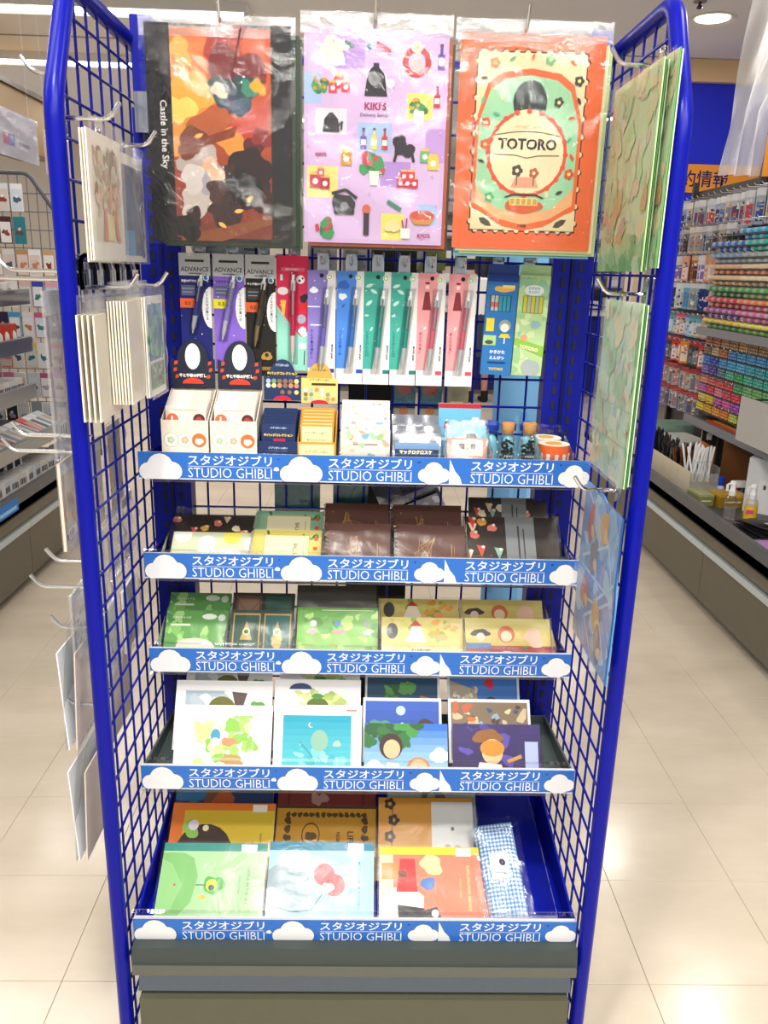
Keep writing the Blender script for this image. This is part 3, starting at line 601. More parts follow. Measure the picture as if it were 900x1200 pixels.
def pb1(a):
    a.rect(0, 0, 1, 1, '#2a74b8'); a.rect(0, .93, 1, 1, '#123a8a'); a.blob(.55, .86, .3, '#e8b04a', 4, rv=.35, jag=.2); a.rect(.5, .87, .9, .9, '#f0d88a')
    a.rect(.12, .64, .82, .80, '#0f4a7c'); 
    for k in range(5):
        u = .16 + k * .13; a.rect(u, .645, u + .1, .795, '#2f93a8' if k > 1 else '#b9bcae'); 
        if k < 2: a.rect(u, .68, u + .1, .73, '#e0642a')
    a.rect(.06, .44, .32, .57, '#f0d83a'); a.ell(.68, .50, .2, '#8fa29a'); a.ell(.68, .48, .14, '#e9eadc'); a.rect(.0, .30, .42, .40, '#a8cf8a'); a.ell(.2, .33, .14, '#4a4e4a', rv=.07); a.poly([(.5, .38), (.9, .38), (.82, .42), (.58, .42)], '#f0c82a'); a.rect(.68, .32, .72, .38, '#e6e6da')
    a.text('かきかた', .5, .235, .12, '#f6f8f8', .03, fit=.75); a.text('えんぴつ', .5, .175, .12, '#f6f8f8', .03, fit=.75); a.rect(.2, .115, .8, .135, '#123a8a'); a.text('TOTORO', .5, .06, .09, '#f0c83a', .05, fit=.62)
def pb2(a):
    a.rect(0, 0, 1, 1, '#b4d49a'); wash(a, ['#c6e0a6', '#9cc890', '#d3e6b4', '#8fc2a0'], 14, 4, (.1, .3)); a.ell(.5, .855, .32, '#dce9e4', rv=.17); a.text('かきかた', .5, .875, .09, '#5a8aa0', .03, fit=.5); a.text('えんぴつ', .5, .84, .09, '#5a8aa0', .03, fit=.5)
    a.rect(.16, .63, .84, .80, '#7a8a3a'); 
    for k in range(5): a.rect(.19 + k * .13, .635, .29 + k * .13, .795, ('#c9c03a', '#a8b4a0')[k % 2])
    a.blob(.65, .52, .14, '#8fb4c0', 4); a.ell(.3, .38, .12, '#e6a07a'); a.poly([(0, .31), (1, .20), (1, .30), (0, .38)], '#8cc04a'); a.text('TOTORO', .5, .28, .12, '#f3f0c0', .05, fit=.72, rot=-10); a.blob(.6, .08, .3, '#a9b6b4', 7, jag=.15)
for lab, x, y_, fn_, c in (('blue flat pencil box with hang tab, its window showing pencils', .225, 1.432, pb1, '#2a74b8'), ('pale green flat pencil box with hang tab, right of the blue one', .279, 1.432, pb2, '#b4d49a')):
    t = thing('pencil_box', lab, 'pencils', (x, y_, 1.228), (0, R(1.5), 0), group='pencil boxes on the back mesh')
    m = M(); m.box(-.026, .026, 0, .012, 0, .168, c); mk('carton', m, CARD, t); m = M(); m.box(-.026, .026, .005, .006, .168, .185, '#123a8a' if fn_ is pb1 else '#a9cc92'); mk('hang_tab', m, CARD, t)
    a = Art(.052, .168); fn_(a); mk('print', a, PRINT, t)
HX = [-.289, -.233, -.18, -.127, -.0775, -.029, .017, .0625, .108, .16, .225, .279]
HN = ['navy pencil pack', 'purple pencil pack', 'black pencil pack', 'pink and mint pack', 'lavender pen pack', 'sky blue pen pack', 'left teal pen pack', 'right teal pen pack', 'left pink pen pack', 'right pink pen pack', 'blue pencil box', 'green pencil box']
for x, n in zip(HX, HN): hook(x, 1.474, 1.418 if n[:4] in ('navy', 'purp', 'blac', 'pink', 'blue', 'gree') else 1.405, .055, 'short chrome hook holding the ' + n, up_=.014, r=.002)

# ---------------------------------------------------------------- top shelf goods
Z1 = 1.104 - .049 + .006
def pouch(t, w, h, y, z, c, art=None, name='packet', lean=0, m_=CARD, tk=.003):
    m = M(); m.bbox(-w / 2, w / 2, 0, tk, 0, h, .002, c); o = mk(name, m, m_, t, (0, y, z), (R(-lean), 0, 0))
    if art: a = Art(w, h); art(a); mk('print', a, PRINT, o)
    return o
def badge_box(label, x, w, shell, inside, hdr, hdrh, front, frontart, pkt, pktart, hz, npk, round_=True, zf=.092, seed=0, pk=(.112, .003)):
    t = thing('counter_display_box', label, 'box', (x, 1.335, Z1), group='boxed badge packets')
    m = M(); d = .085
    m.box(-w / 2, w / 2, 0, .0015, 0, zf, shell); m.box(-w / 2, w / 2, d - .0015, d, 0, zf + .04, inside); m.box(-w / 2, w / 2, 0, d, 0, .0015, inside)
    for s_ in (-1, 1): m.xprism([(0, 0), (d, 0), (d, zf + .04), (.0, zf)], s_ * w / 2 - (.0015 if s_ > 0 else 0), s_ * w / 2 + (0 if s_ > 0 else .0015), shell)
    mk('carton', m, CARD, t)
    a = Art(w, zf, y=0); frontart(a); mk('front_print', a, PRINT, t)
    # raised header card
    hm = M(); hw = w * .98; z0 = zf + .04; ztop = hz - Z1
    pts = [(-hw / 2, 0), (hw / 2, 0), (hw / 2, hdrh * .62)]
    if round_: pts += [(hw * .36 * cos(q), hdrh * .55 + hdrh * .45 * sin(q)) for q in [pi * k / 12 for k in range(13)]]
    pts += [(-hw / 2, hdrh * .62)]
    hm.prism(pts, 0, .0015, hdr[0]); h = mk('header_card', hm, CARD, t, (0, d - .004, ztop - hdrh), (R(-4), 0, 0))
    a = Art(hw, hdrh); hdr[1](a); mk('print', a, PRINT, h)
    for k in range(npk):
        pouch(t, w * .86, pk[0] + pk[1] * k, .004 + k * .0085, .002, pkt, pktart, lean=5)
    return t
def nf_head(a):
    a.ell(.5, .66, .17, '#f0efe9', rv=.29); a.ell(.5, .12 - .02, .24, '#d8402a', rv=.13, a0=0, a1=180)
    a.text('千と千尋の神隠し', .5, .27, .085, '#f3f1e8', .05, fit=.62)
    for u, v, r in ((.12, .52, 30), (.1, .38, 80), (.14, .24, -60), (.88, .52, -30), (.9, .38, 80), (.85, .24, 60)): a.poly([(u - .04, v - .04), (u + .04, v - .02), (u + .04, v + .05), (u - .03, v + .04)], '#c84a2e')
def nf_front(a):
    a.rect(0, 0, 1, 1, '#e9dccb'); 
    for u, c in ((.2, '#f1ece2'), (.5, '#f1ece2'), (.8, '#c8703a')): a.ell(u, .64, .16, '#b9aa98'); a.ell(u, .64, .148, c)
    a.flower(.2, .64, .08, '#a8c4b4'); a.flower(.5, .64, .08, '#e0a890'); a.blob(.8, .62, .08, '#f1e4d4', 4); a.text('缶バッジコレクション', .42, .2, .06, '#4a4038', .02, fit=.6); a.ell(.86, .2, .06, '#6a98c8', rv=.05)
def nf_pkt(a): a.rect(0, 0, 1, 1, '#ece3da'); wash(a, ['#f3ece4', '#e6d6c8', '#efe0d0'], 8, 3, (.1, .2)); a.ell(.17, .80, .15, '#dc6a4a'); a.ell(.83, .80, .15, '#5a2a2a'); a.ell(.83, .79, .09, '#b0403a'); a.rect(.14, .74, .18, .85, '#f6efe8'); a.rect(.2, .93, .8, .95, '#c8b8a8')
badge_box('cream badge display box under a navy header with a plain oval, left of two', -.297, .077, '#e3d6c6', '#c9baa8', ('#1f2436', nf_head), .082, None, nf_front, '#ece3da', nf_pkt, 1.276, 7, seed=1)
badge_box('cream badge display box under a navy header with a plain oval, right of two', -.217, .077, '#e3d6c6', '#c9baa8', ('#1f2436', nf_head), .082, None, nf_front, '#ece3da', nf_pkt, 1.276, 7, seed=2)
def dots(a, u0, u1, rows, cols, r, seed):
    pal = ['#e6d48a', '#a8bcc8', '#f0efe6', '#d88a5a', '#7aa06a', '#c8ccd8', '#8a6a4a']; rg = random.Random(seed)
    for v in rows:
        for k in range(cols): a.ell(u0 + (u1 - u0) * k / (cols - 1), v, r, rg.choice(pal), n=10, same=k > 0)
def bh1(a): a.text('ジブリがいっぱい', .5, .86, .075, '#c8d6e6', .03, fit=.36); a.text('缶バッジコレクション', .5, .66, .085, '#e8c84a', .05, fit=.85); dots(a, .12, .88, (.47, .36), 6, .065, 1); dots(a, .5, .88, (.2,), 3, .06, 2); a.ell(.5, .0, .25, '#c8203a', rv=.13)
def bf1(a): a.rect(0, 0, 1, 1, '#1c2f5c'); a.text('缶バッジコレクション', .5, .62, .08, '#e8c84a', .05, fit=.85); a.rect(.05, .42, .3, .5, '#c8203a'); a.text('ジブリがいっぱい', .5, .82, .06, '#c8d6e6', .03, fit=.5); dots(a, .14, .86, (.28,), 4, .085, 5)
def bp1(a): a.rect(0, 0, 1, 1, '#1c2f5c'); a.text('缶バッジコレクション', .5, .78, .09, '#e8c84a', .05, fit=.9); a.text('ジブリがいっぱい', .5, .92, .06, '#c8d6e6', .03, fit=.5); a.rect(.35, .66, .7, .71, '#c8203a'); dots(a, .16, .84, (.5,), 4, .1, 6); 
badge_box('navy badge packet box with navy header of round badges', -.144, .065, '#1c2f5c', '#16254a', ('#1c2f5c', bh1), .07, None, bf1, '#1c2f5c', bp1, 1.247, 6, zf=.06, pk=(.086, .0038))
def bh2(a): a.rect(0, 0, 1, .62, '#e3c878'); a.text('ジブリがいっぱい', .5, .82, .08, '#4a6a3a', .03, fit=.4); a.text('ジブリがいっぱい', .5, .58, .07, '#5a4a2a', .03, fit=.8); a.rect(.28, .44, .95, .5, '#4a3018'); dots(a, .12, .88, (.33, .22, .11), 6, .06, 7); a.ell(.5, .0, .25, '#c8203a', rv=.1)
def bf2(a): a.rect(0, 0, 1, 1, '#c8963c'); a.rect(.05, .06, .95, .94, '#e9d9a4'); a.text('ジブリがいっぱい', .5, .74, .075, '#4a6a5a', .03, fit=.75); dots(a, .2, .8, (.34,), 3, .12, 8)
def bp2(a): a.rect(0, 0, 1, 1, '#c8963c'); a.rect(.05, .04, .95, .96, '#e9d9a4'); a.text('ジブリがいっぱい', .45, .84, .08, '#4a6a5a', .03, fit=.7); a.text('缶バッジコレクション', .5, .70, .06, '#5a4a3a', .03, fit=.8)
def bp2b(a): bp2(a); dots(a, .22, .78, (.42,), 3, .13, 9)
badge_box('golden yellow badge packet box with gold header card', -.080, .064, '#c8963c', '#b98a2a', ('#cfa24c', bh2), .07, None, bf2, '#c8963c', bp2b, 1.243, 6, zf=.06, pk=(.086, .0042))

# cream packets pile
t = thing('packet_tray', 'clear tray of upright cream packets with pastel prints beside the gold badge box', 'tray', (.001, 1.34, Z1))
m = M(); 
for y0, y1, zz in ((0, .001, .05), (.088, .089, .06)): m.box(-.045, .045, y0, y1, 0, zz)
for s_ in (-1, 1): m.box(s_ * .045 - .0005, s_ * .045 + .0005, 0, .089, 0, .055)
m.box(-.045, .045, 0, .089, 0, .001); mk('tray', m, CLEAR, t)
def creampk(k):
    def f(a):
        a.rect(0, 0, 1, 1, ('#efe6d6', '#e9efe6', '#f3e3d8', '#e3ecea')[k % 4]); a.blob(.2, .85, .07, '#e8a05a', k); a.blob(.5, .86, .07, '#7ab0c0', k + 1); a.blob(.8, .85, .07, '#9ac07a', k + 2); wash(a, ['#e6c8a8', '#cfe0c8', '#c8dce6', '#f0d0b8'], 8, k + 3, (.05, .1)); a.rect(.25, .66, .75, .7, '#a8907a'); wash(a, ['#e0a890', '#a8c8a0', '#98b8c8'], 6, k + 20, (.06, .1), v=(.2, .95))
    return f
for k in range(7): pouch(t, .083 - .002 * (k % 2), .078 + .0065 * k, .006 + k * .011, .002, '#e3d8c8', creampk(k), lean=5)
# silver pouch with navy print
def silv(label, x, w, h, y, lean, art, z=Z1, backs=3, name='foil_pouch', cat='pouch', group=None):
    t = thing(name, label, cat, (x, y, z), (R(-lean), 0, 0), group=group); g = M()
    def fn(u, v):
        d = .004 * sin(pi * u) * sin(pi * min(1, v * 1.2)) + .0012 * sin(17 * u + 5 * v) * sin(11 * v + 2); return ((u - .5) * w, -d, v * h)
    g.grid(fn, 16, 16, '#b9bcc4'); g.box(-w / 2, w / 2, .001, .003, 0, h, '#a9acb4'); mk('foil_bag', g, FOIL, t, smooth=True)
    a = Art(w * .9, h * .66, y=-.0062, z0=h * .02); art(a); mk('print', a, PRINT, t)
    m = M(); m.box(-w / 2, w / 2, -.0072, -.0066, h * .72, h * .76, '#e8eaee'); mk('zip_seal', m, MILKY, t)
    return t
def susu(a): a.grad(0, .3, 1, 1, '#16264c', '#6f94bc', 8); a.rect(0, .3, 1, .8, '#182a52'); a.rect(0, 0, 1, .3, '#b8d8b8'); a.text('マックロクロスケ', .48, .72, .1, '#f3e6c0', .05, fit=.75); a.flower(.12, .5, .06, '#f0c86a'); a.rect(.3, .42, .7, .46, '#a8b8d0'); a.blob(.5, .18, .22, '#5c6670', 4, rv=.4, jag=.6); a.flower(.85, .5, .05, '#a8d86a')
silv('silver zip pouch lettered マックロクロスケ, front one on the top shelf', .088, .082, .088, 1.345, 14, susu, group='silver zip pouches')
t2 = silv('silver zip pouch standing behind the front silver pouch', .086, .08, .1, 1.385, 10, susu, group='silver zip pouches')
# cards with red and blue tops
def rb(a): a.rect(0, 0, 1, 1, '#6ab4dc'); a.rect(0, .93, 1, 1, '#b02434'); a.blob(.2, .66, .06, '#c8402e', 3); a.ell(.2, .71, .05, '#8a2420'); a.rect(.0, .45, 1, .5, '#e9eef0'); a.rect(.8, .74, .95, .8, '#eef3f6')
t = thing('memo_pad', 'sky blue memo pad with dark red top edge standing behind the ticket card', 'memo pad', (.165, 1.405, Z1), (R(-6), 0, 0))
m = M(); m.box(-.037, .037, 0, .008, 0, .118, '#e9e2d6'); mk('pages', m, MATTE, t); a = Art(.074, .118); rb(a); mk('cover', a, PRINT, t)
def tick(a): a.rect(0, 0, 1, 1, '#d8a090'); a.rect(0, .72, 1, 1, '#74b4cc'); a.blob(.3, .72, .1, '#e6d8b8', 3); a.blob(.6, .78, .12, '#4a4a50', 4); a.rect(.0, .62, 1, .68, '#b84034'); a.rect(0, .0, 1, .76, '#d8a090'); a.rect(.12, .42, .9, .72, '#efe6d8'); a.text('回数券', .52, .60, .15, '#3a3634', .04, fit=.6); a.rect(.2, .08, .8, .12, '#8a5a50')
t = thing('memo_pad', 'pale red boxed card set lettered 回数券 in a clear case', 'memo pad', (.175, 1.35, Z1), (R(-22), 0, 0))
m = M(); m.box(-.034, .034, 0, .012, 0, .092, '#e3d2c4'); mk('carton', m, CARD, t); a = Art(.068, .092); tick(a); mk('print', a, PRINT, t); sleeve(t, .076, .1, 0, -.004, 3, .0012)
# cork bottles
for i, (x, s_) in enumerate(((.241, 1), (.277, 1.05))):
    t = thing('cork_bottle', 'little corked glass bottle of black star candy, %s of two' % ('left' if i == 0 else 'right'), 'bottle', (x, 1.352, Z1 + .025), group='corked candy bottles')
    m = M(); m.lathe([(.012 * s_, 0), (.0145 * s_, .002), (.0145 * s_, .046), (.010 * s_, .051), (.010 * s_, .056), (.0115 * s_, .057), (.0115 * s_, .060), (.0088 * s_, .060)], 20, col='#e6f0ee'); mk('glass', m, CLEAR, t, smooth=True)
    m = M(); m.lathe([(.0085 * s_, .054), (.0102 * s_, .0605), (.0112 * s_, .0715), (.0106 * s_, .0725)], 16, col='#b9864e'); mk('cork', m, MATTE, t, smooth=True)
    m = M(); rg = random.Random(i)
    for k in range(70):
        an = rg.random() * 6.28; q = .0105 * math.sqrt(rg.random()); cx, cy, cz = q * cos(an), q * sin(an), .003 + .038 * rg.random(); r = .0028
        m.add([(cx + r, cy, cz), (cx - r, cy, cz), (cx, cy + r, cz), (cx, cy - r, cz), (cx, cy, cz + r), (cx, cy, cz - r)], [(0, 2, 4), (2, 1, 4), (1, 3, 4), (3, 0, 4), (2, 0, 5), (1, 2, 5), (3, 1, 5), (0, 3, 5)], '#0d0d10')
    o = mk('black_candy', m, SATIN, t); o['kind'] = 'stuff'
    a = Art(.018, .012, z0=.012, y=-.0145 * s_); a.text('クロスケ', .5, .5, .2, '#f3f3ef', .03, fit=.9); mk('lettering', a, PRINT, t)
    # blue glittery twist packs behind
for i, x in enumerate((.222, .252, .284)):
    t = thing('candy_bag', 'small light blue candy bag with navy twist top, %s of three behind the corked bottles' % ('left', 'middle', 'right')[i], 'bag', (x, 1.41, Z1), group='blue candy bags'); t.scale = (.9, .9, .86)
    m = M(); m.lathe([(.011, 0), (.014, .01), (.0145, .05), (.010, .07), (.004, .078)], 12, col='#7cc4d8'); mk('bag', m, CARD, t, smooth=True); m = M(); m.lathe([(.004, .078), (.014, .086), (.015, .098), (.01, .104)], 12, col='#1c3c9c'); mk('twist_top', m, SATIN, t, smooth=True)
    m = M(); 
    for k in range(9): an = k * 2.4; m.box(.0135 * cos(an) - .002, .0135 * cos(an) + .002, .0135 * sin(an) - .0025, .0135 * sin(an) - .001, .01 + .006 * k, .014 + .006 * k, '#f0f2e6')
    mk('speckles', m, PRINT, t)
# washi tape in acrylic case
for i, (x, y, z, c, c2) in enumerate(((.322, 1.36, .026, '#e0642e', '#f3ead0'), (.320, 1.415, .026, '#c8dcc0', '#f0f3e6'))):
    t = thing('tape_roll', ('orange' if i == 0 else 'pale green') + ' printed tape roll lying flat ' + ('at the right end of the top shelf' if i == 0 else 'behind the orange one'), 'tape', (x, y, Z1 + z), group='tape rolls')
    m = M(); m.lathe([(.0265, 0), (.0265, .036)], 28, col=c); m.lathe([(.0265, .0361), (.014, .0363)], 28, col=c2, caps=False); mk('tape', m, CARD, t, smooth=True)
    m = M()
    for k in range(12): an = 2 * pi * k / 12; m.box(-.003, .003, -.0272, -.0266, .010, .022, '#f6e6d8'); n = len(m.v) - 8; m.v[n:] = [(px * cos(an) - py * sin(an), px * sin(an) + py * cos(an), pz) for px, py, pz in m.v[n:]]
    mk('pattern', m, PRINT, t)
    m = M(); m.lathe([(.008, .0364), (.014, .0366)], 16, col='#e8a83a'); mk('core', m, CARD, t)
def acryl(label, x0, x1, y0, y1, z, hf, hb, grp='clear acrylic trays', riser=0):
    t = thing('acrylic_tray', label, 'tray', ((x0 + x1) / 2, y0, z), group=grp); w = (x1 - x0) / 2; d = y1 - y0; m = M()
    if riser: mk('riser', M().box(-w + .001, w - .001, .004, d - (.075 if riser < .025 + 1e-6 else .002), 0, riser, '#dfe3e8'), SATIN, t)
    m.box(-w, w, 0, .0012, 0, hf); mk('front_wall', m, CLEAR, t); m = M(); m.box(-w, w, d - .0012, d, 0, hb); mk('back_wall', m, CLEAR, t)
    for s_ in (-1, 1): m = M(); m.xprism([(0, 0), (d, 0), (d, hb), (0, hf)], s_ * w - .0006, s_ * w + .0006, '#ffffff'); mk('side_wall', m, CLEAR, t)
    return t
acryl('clear acrylic tray around the orange tape roll', .2955, .350, 1.328, 1.445, Z1, .05, .08, riser=.0255)
acryl('clear acrylic tray around the two corked bottles', .214, .2945, 1.328, 1.445, Z1, .05, .08, riser=.0245)
acryl('clear acrylic tray around the ticket card set', .134, .2125, 1.328, 1.445, Z1, .05, .08)

# ---------------------------------------------------------------- leaning goods on shelves 2 to 5
def lean_item(name, label, cat, x0, x1, top, bot, tk, body, fn_, group=None, slv=0, spiral=False, seed=1, m_=MATTE, yaw=0):
    (yt, zt), (yb, zb) = top, bot; L = math.hypot(yt - yb, zt - zb); th = math.atan2(yt - yb, zt - zb); w = x1 - x0
    t = thing(name, label, cat, ((x0 + x1) / 2, yb, zb), (-th, 0, yaw), group=group)
    m = M(); m.box(-w / 2, w / 2, .0004, tk, 0, L, body); mk('pages' if tk > .003 and name == 'notebook' else 'body', m, m_, t)
    a = Art(w, L); fn_(a); mk('cover' if name == 'notebook' else 'print', a, PRINT, t)
    if spiral:
        m = M()
        for k in range(12):
            z = L * (.06 + .08 * k)
            m.tube([(-w / 2 + .006, -.001, z), (-w / 2 + .001, -.004, z + .001), (-w / 2 - .003, 0, z + .002), (-w / 2 - .001, tk + .001, z + .001), (-w / 2 + .005, tk, z)], .0008, 5, '#b9a08a')
        mk('spiral', m, CHROME, t, smooth=True)
    if slv: sleeve(t, w * 1.04, L * 1.02, 0, -.003, seed, slv * .6, nu=16, nv=12, m=CLINGL)
    return t
G2 = (1.335, .8875)
def a_dots(a): a.rect(0, 0, 1, 1, '#c9cfb0'); [a.ell(u, v, .11, c, n=20) for u, v, c in ((.08, .3, '#e8d65a'), (.42, .72, '#eef0e6'), (.72, .9, '#e8d65a'), (.75, .38, '#eef0e6'), (.3, .12, '#eef0e6'), (.98, .7, '#eef0e6'), (.12, .92, '#eef0e6'), (.5, .1, '#dfe3cc'))]
def a_dark(sd, band=False):
    def f(a):
        a.rect(0, 0, 1, 1, '#2c211c'); rg = random.Random(sd)
        for k in range(14):
            u, v = rg.random(), rg.random(); c = ['#d8452e', '#e6a63c', '#e8c8a8', '#e6786a', '#8fb8a8', '#f0e0c0'][k % 6]
            (a.blob(u, v, .05, c, k, n=10) if k % 2 else a.poly([(u, v - .12), (u + .05, v + .06), (u - .05, v + .08)], c)); a.ell(u + .02, v + .05, .018, '#f3e6d0', n=8)
        if band: a.rect(.42, 0, .74, 1, '#84888a'); a.rect(.55, .15, .57, .85, '#3c3e42'); a.rect(.61, .3, .625, .8, '#3c3e42'); a.ell(.62, .18, .05, '#eee6cc', rv=.035)
    return f
def a_bot(bg_, rim): 
    def f(a):
        a.rect(0, 0, 1, 1, rim); rg = random.Random(4)
        for k in range(22):
            u, v = rg.random(), rg.random(); (a.leaf(u, v, .1, ['#5a8a4a', '#c8452e', '#e8912f', '#3f6a3a'][k % 4], k * 41) if k % 3 else a.ell(u, v, .035, '#d8542e', n=10))
        a.rect(.16, .12, .82, .88, '#c9a83a'); a.rect(.17, .135, .81, .865, bg_); a.text('BALL LIFE', .62, .5, .06, '#6a5a30', .02, rot=-90, fit=.26); a.line([(.74, .25), (.74, .75)], .008, '#a8955a')
    return f
def a_brown(sd):
    def f(a):
        a.rect(0, 0, 1, 1, '#542c20'); rg = random.Random(sd); p = (.42, .5)
        for k in range(9):
            q = (.42 + rg.uniform(-.17, .17), .5 + rg.uniform(-.34, .34)); r = (.42 + rg.uniform(-.12, .12), .5 + rg.uniform(-.3, .3)); a.line([p, q, r], .006, '#a87c3c'); p = q
        a.line([(.8, .3), (.8, .62)], .012, '#a87c3c'); a.line([(.84, .35), (.84, .58)], .006, '#a87c3c'); a.ell(.12, .8, .01, '#a87c3c')
    return f
g2 = 'small notebooks on the second shelf'
lean_item('pouch', 'sage pouch with white and yellow dots at the left end of the second shelf', 'pouch', -.338, -.193, (1.40, .939), G2, .006, '#c9cfb0', a_dots, g2, .0012, seed=2)
lean_item('pouch', 'dark brown pouch strewn with candies behind the dotted sage pouch', 'pouch', -.345, -.198, (1.462, .953), (1.405, .905), .006, '#2c211c', a_dark(3), g2, .0015, seed=3)
lean_item('notebook', 'cream notebook framed with yellow fruit and leaves, front row', 'notebook', -.195, -.073, (1.40, .946), G2, .006, '#f3ecd6', a_bot('#e9e0b0', '#d4c268'), g2, .001, seed=4)
lean_item('notebook', 'cream notebook framed with mint leaves behind the yellow fruit one', 'notebook', -.198, -.074, (1.462, .963), (1.405, .905), .006, '#f3ecd6', a_bot('#eee8c0', '#8fc0a0'), g2, .001, seed=5)
for i, (x0, x1) in enumerate(((-.066, .049), (.058, .183))):
    s_ = ('left', 'right')[i]
    lean_item('notebook', 'brown spiral notebook with gold sketch, front row, %s of two' % s_, 'notebook', x0, x1, (1.40, .960), G2, .007, '#6a3c2c', a_brown(3 + i), g2, .0015, True, 6 + i)
    lean_item('notebook', 'brown spiral notebook with gold sketch, back row, %s of two' % s_, 'notebook', x0 - .004, x1 - .002, (1.455, .982), (1.40, .915), .007, '#542c20', a_brown(8 + i), g2, .0015, True, 9 + i)
lean_item('pouch', 'black candy-print pouch with grey band, front one at right end of second shelf', 'pouch', .188, .352, (1.42, .972), G2, .008, '#2c211c', a_dark(12, True), g2, .0012, seed=12)
lean_item('pouch', 'black candy-print pouch with grey paper band, behind the front one', 'pouch', .196, .34, (1.466, .996), (1.415, .92), .008, '#2c211c', a_dark(14, True), g2, .0012, seed=13)
# third shelf
G3 = (1.335, .711); g3 = 'boxed card sets on the third shelf'
def a_g1(a): a.rect(0, 0, 1, 1, '#5a9a4a'); wash(a, ['#7ab85a', '#4a8a40', '#9ccc78'], 14, 3, (.06, .14)); a.blob(.5, .3, .3, '#dcdcc8', 4, rv=.55, jag=.1); a.ell(.7, .88, .12, '#e6eedc', rv=.05); a.ell(.9, .86, .06, '#cfd6cc'); a.text('となりのトトロ', .25, .86, .04, '#eef4e2', .02, fit=.36); a.rect(.08, .7, .4, .74, '#dcebc8')
def a_castle(a):
    a.rect(0, 0, 1, 1, '#2a3f38')
    for u0, c, t_ in ((.04, '#1f4a3c', 1), (.53, '#1c5c58', 0)):
        a.rect(u0, .06, u0 + .43, .94, '#b89a50'); a.rect(u0 + .02, .09, u0 + .41, .91, c); a.poly([(u0 + .12, .45), (u0 + .31, .45), (u0 + .215, .8)], '#b89a50'); a.ell(u0 + .215, .6, .06, '#d8c88a'); a.ell(u0 + .215, .6, .035, c)
    a.text('Castle', .25, .24, .09, '#e6dcae', .03, fit=.36); a.blob(.745, .4, .09, '#c9ac62', 6)
def a_castb(a): a.rect(0, 0, 1, 1, '#2a2c28'); a.rect(.06, .08, .47, .92, '#6a4a3a'); a.rect(.1, .14, .43, .86, '#93705a'); a.rect(.53, .08, .95, .92, '#2c5a4c'); a.line([(.1, .2), (.43, .8)], .008, '#4a3428'); a.line([(.1, .8), (.43, .2)], .008, '#4a3428')
def a_g2(a): a.grad(0, 0, 1, 1, '#98bf68', '#6aae4a', 6); wash(a, ['#b8dc74', '#7cc050', '#58983e'], 12, 5, (.05, .12)); [a.blob(u, .58, .07, c, k, rv=.5) for k, (u, c) in enumerate(((.18, '#e8a0a0'), (.52, '#d88a90'), (.88, '#b8bcb0')))]; [a.ell(u, .72, .04, c) for u, c in ((.2, '#eceee6'), (.5, '#4a8ac8'), (.86, '#9a9c98'))]; a.text('となりのトトロ', .5, .25, .05, '#2c3a1c', .03, fit=.3); a.line([(.3, .95), (.95, .95)], .01, '#f0f4e6')
def a_dk(a): a.rect(0, 0, 1, 1, '#38302c'); [(a.ell(u, .35, .12, c, n=20), a.ell(u, .35, .09, d), a.poly([(u - .05, .2), (u + .05, .2), (u, .6)], e2)) for u, c, d, e2 in ((.18, '#b04a32', '#6a8a8a', '#e0a83a'), (.52, '#a05a3a', '#e6d8b0', '#5a4632'), (.85, '#a0442e', '#5c84a8', '#d8d0c8'))]
def a_sen(a): a.grad(0, 0, 1, 1, '#d4aa5c', '#d8c878', 6); a.rect(0, .25, 1, .42, '#e8dc9c'); wash(a, ['#8aa848', '#e69a3a', '#c8c85a'], 9, 6, (.04, .08), v=(.55, .95)); a.ell(.13, .72, .07, '#35343a', rv=.1); a.poly([(.3, .5), (.55, .5), (.47, .85), (.38, .85)], '#efe2d0'); a.poly([(.34, .82), (.5, .82), (.42, .95)], '#c83a2a'); a.ell(.75, .6, .06, '#e8a05a', rv=.04); a.text('千と千尋の神隠し', .5, .33, .04, '#5a2c1c', .03, fit=.27); a.ell(.08, .22, .04, '#f0eede'); a.cloud(.85, .2, .07, '#f0f2ec', '#d8dcc8')
def a_howl(a): a.grad(0, .45, 1, 1, '#c8b45c', '#d6c878', 4); a.rect(0, 0, 1, .4, '#b03028'); a.rect(0, .38, .3, .5, '#5a7aa8'); a.blob(.18, .7, .1, '#34323c', 3, rv=.5); a.ell(.18, .62, .05, '#e6c8b0'); a.ell(.48, .68, .10, '#cc6a3a'); a.ell(.48, .64, .065, '#e8cdb0'); a.blob(.8, .62, .11, '#e0b8a0', 5); a.ell(.48, .16, .15, '#ead6ae', rv=.11); a.text('ハウルの動く城', .48, .18, .03, '#5a2c1c', .02, fit=.2); a.leaf(.7, .42, .08, '#4a7a3a', 30)
R3 = [('green boxed cards with a pale grey mound', -.357, -.245, (1.40, .787), a_g1, '#5a9a4a'), ('dark green and gold boxed card set lettered Castle', -.239, -.124, (1.40, .789), a_castle, '#2a3f38'), ('leafy green boxed stationery set with three small figures of colour', -.117, .031, (1.40, .797), a_g2, '#98bf68'),
      ('yellow and orange boxed stationery set', .038, .188, (1.395, .782), a_sen, '#d4aa5c'), ('yellow boxed stationery set with red lower half', .192, .350, (1.395, .783), a_howl, '#b03028')]
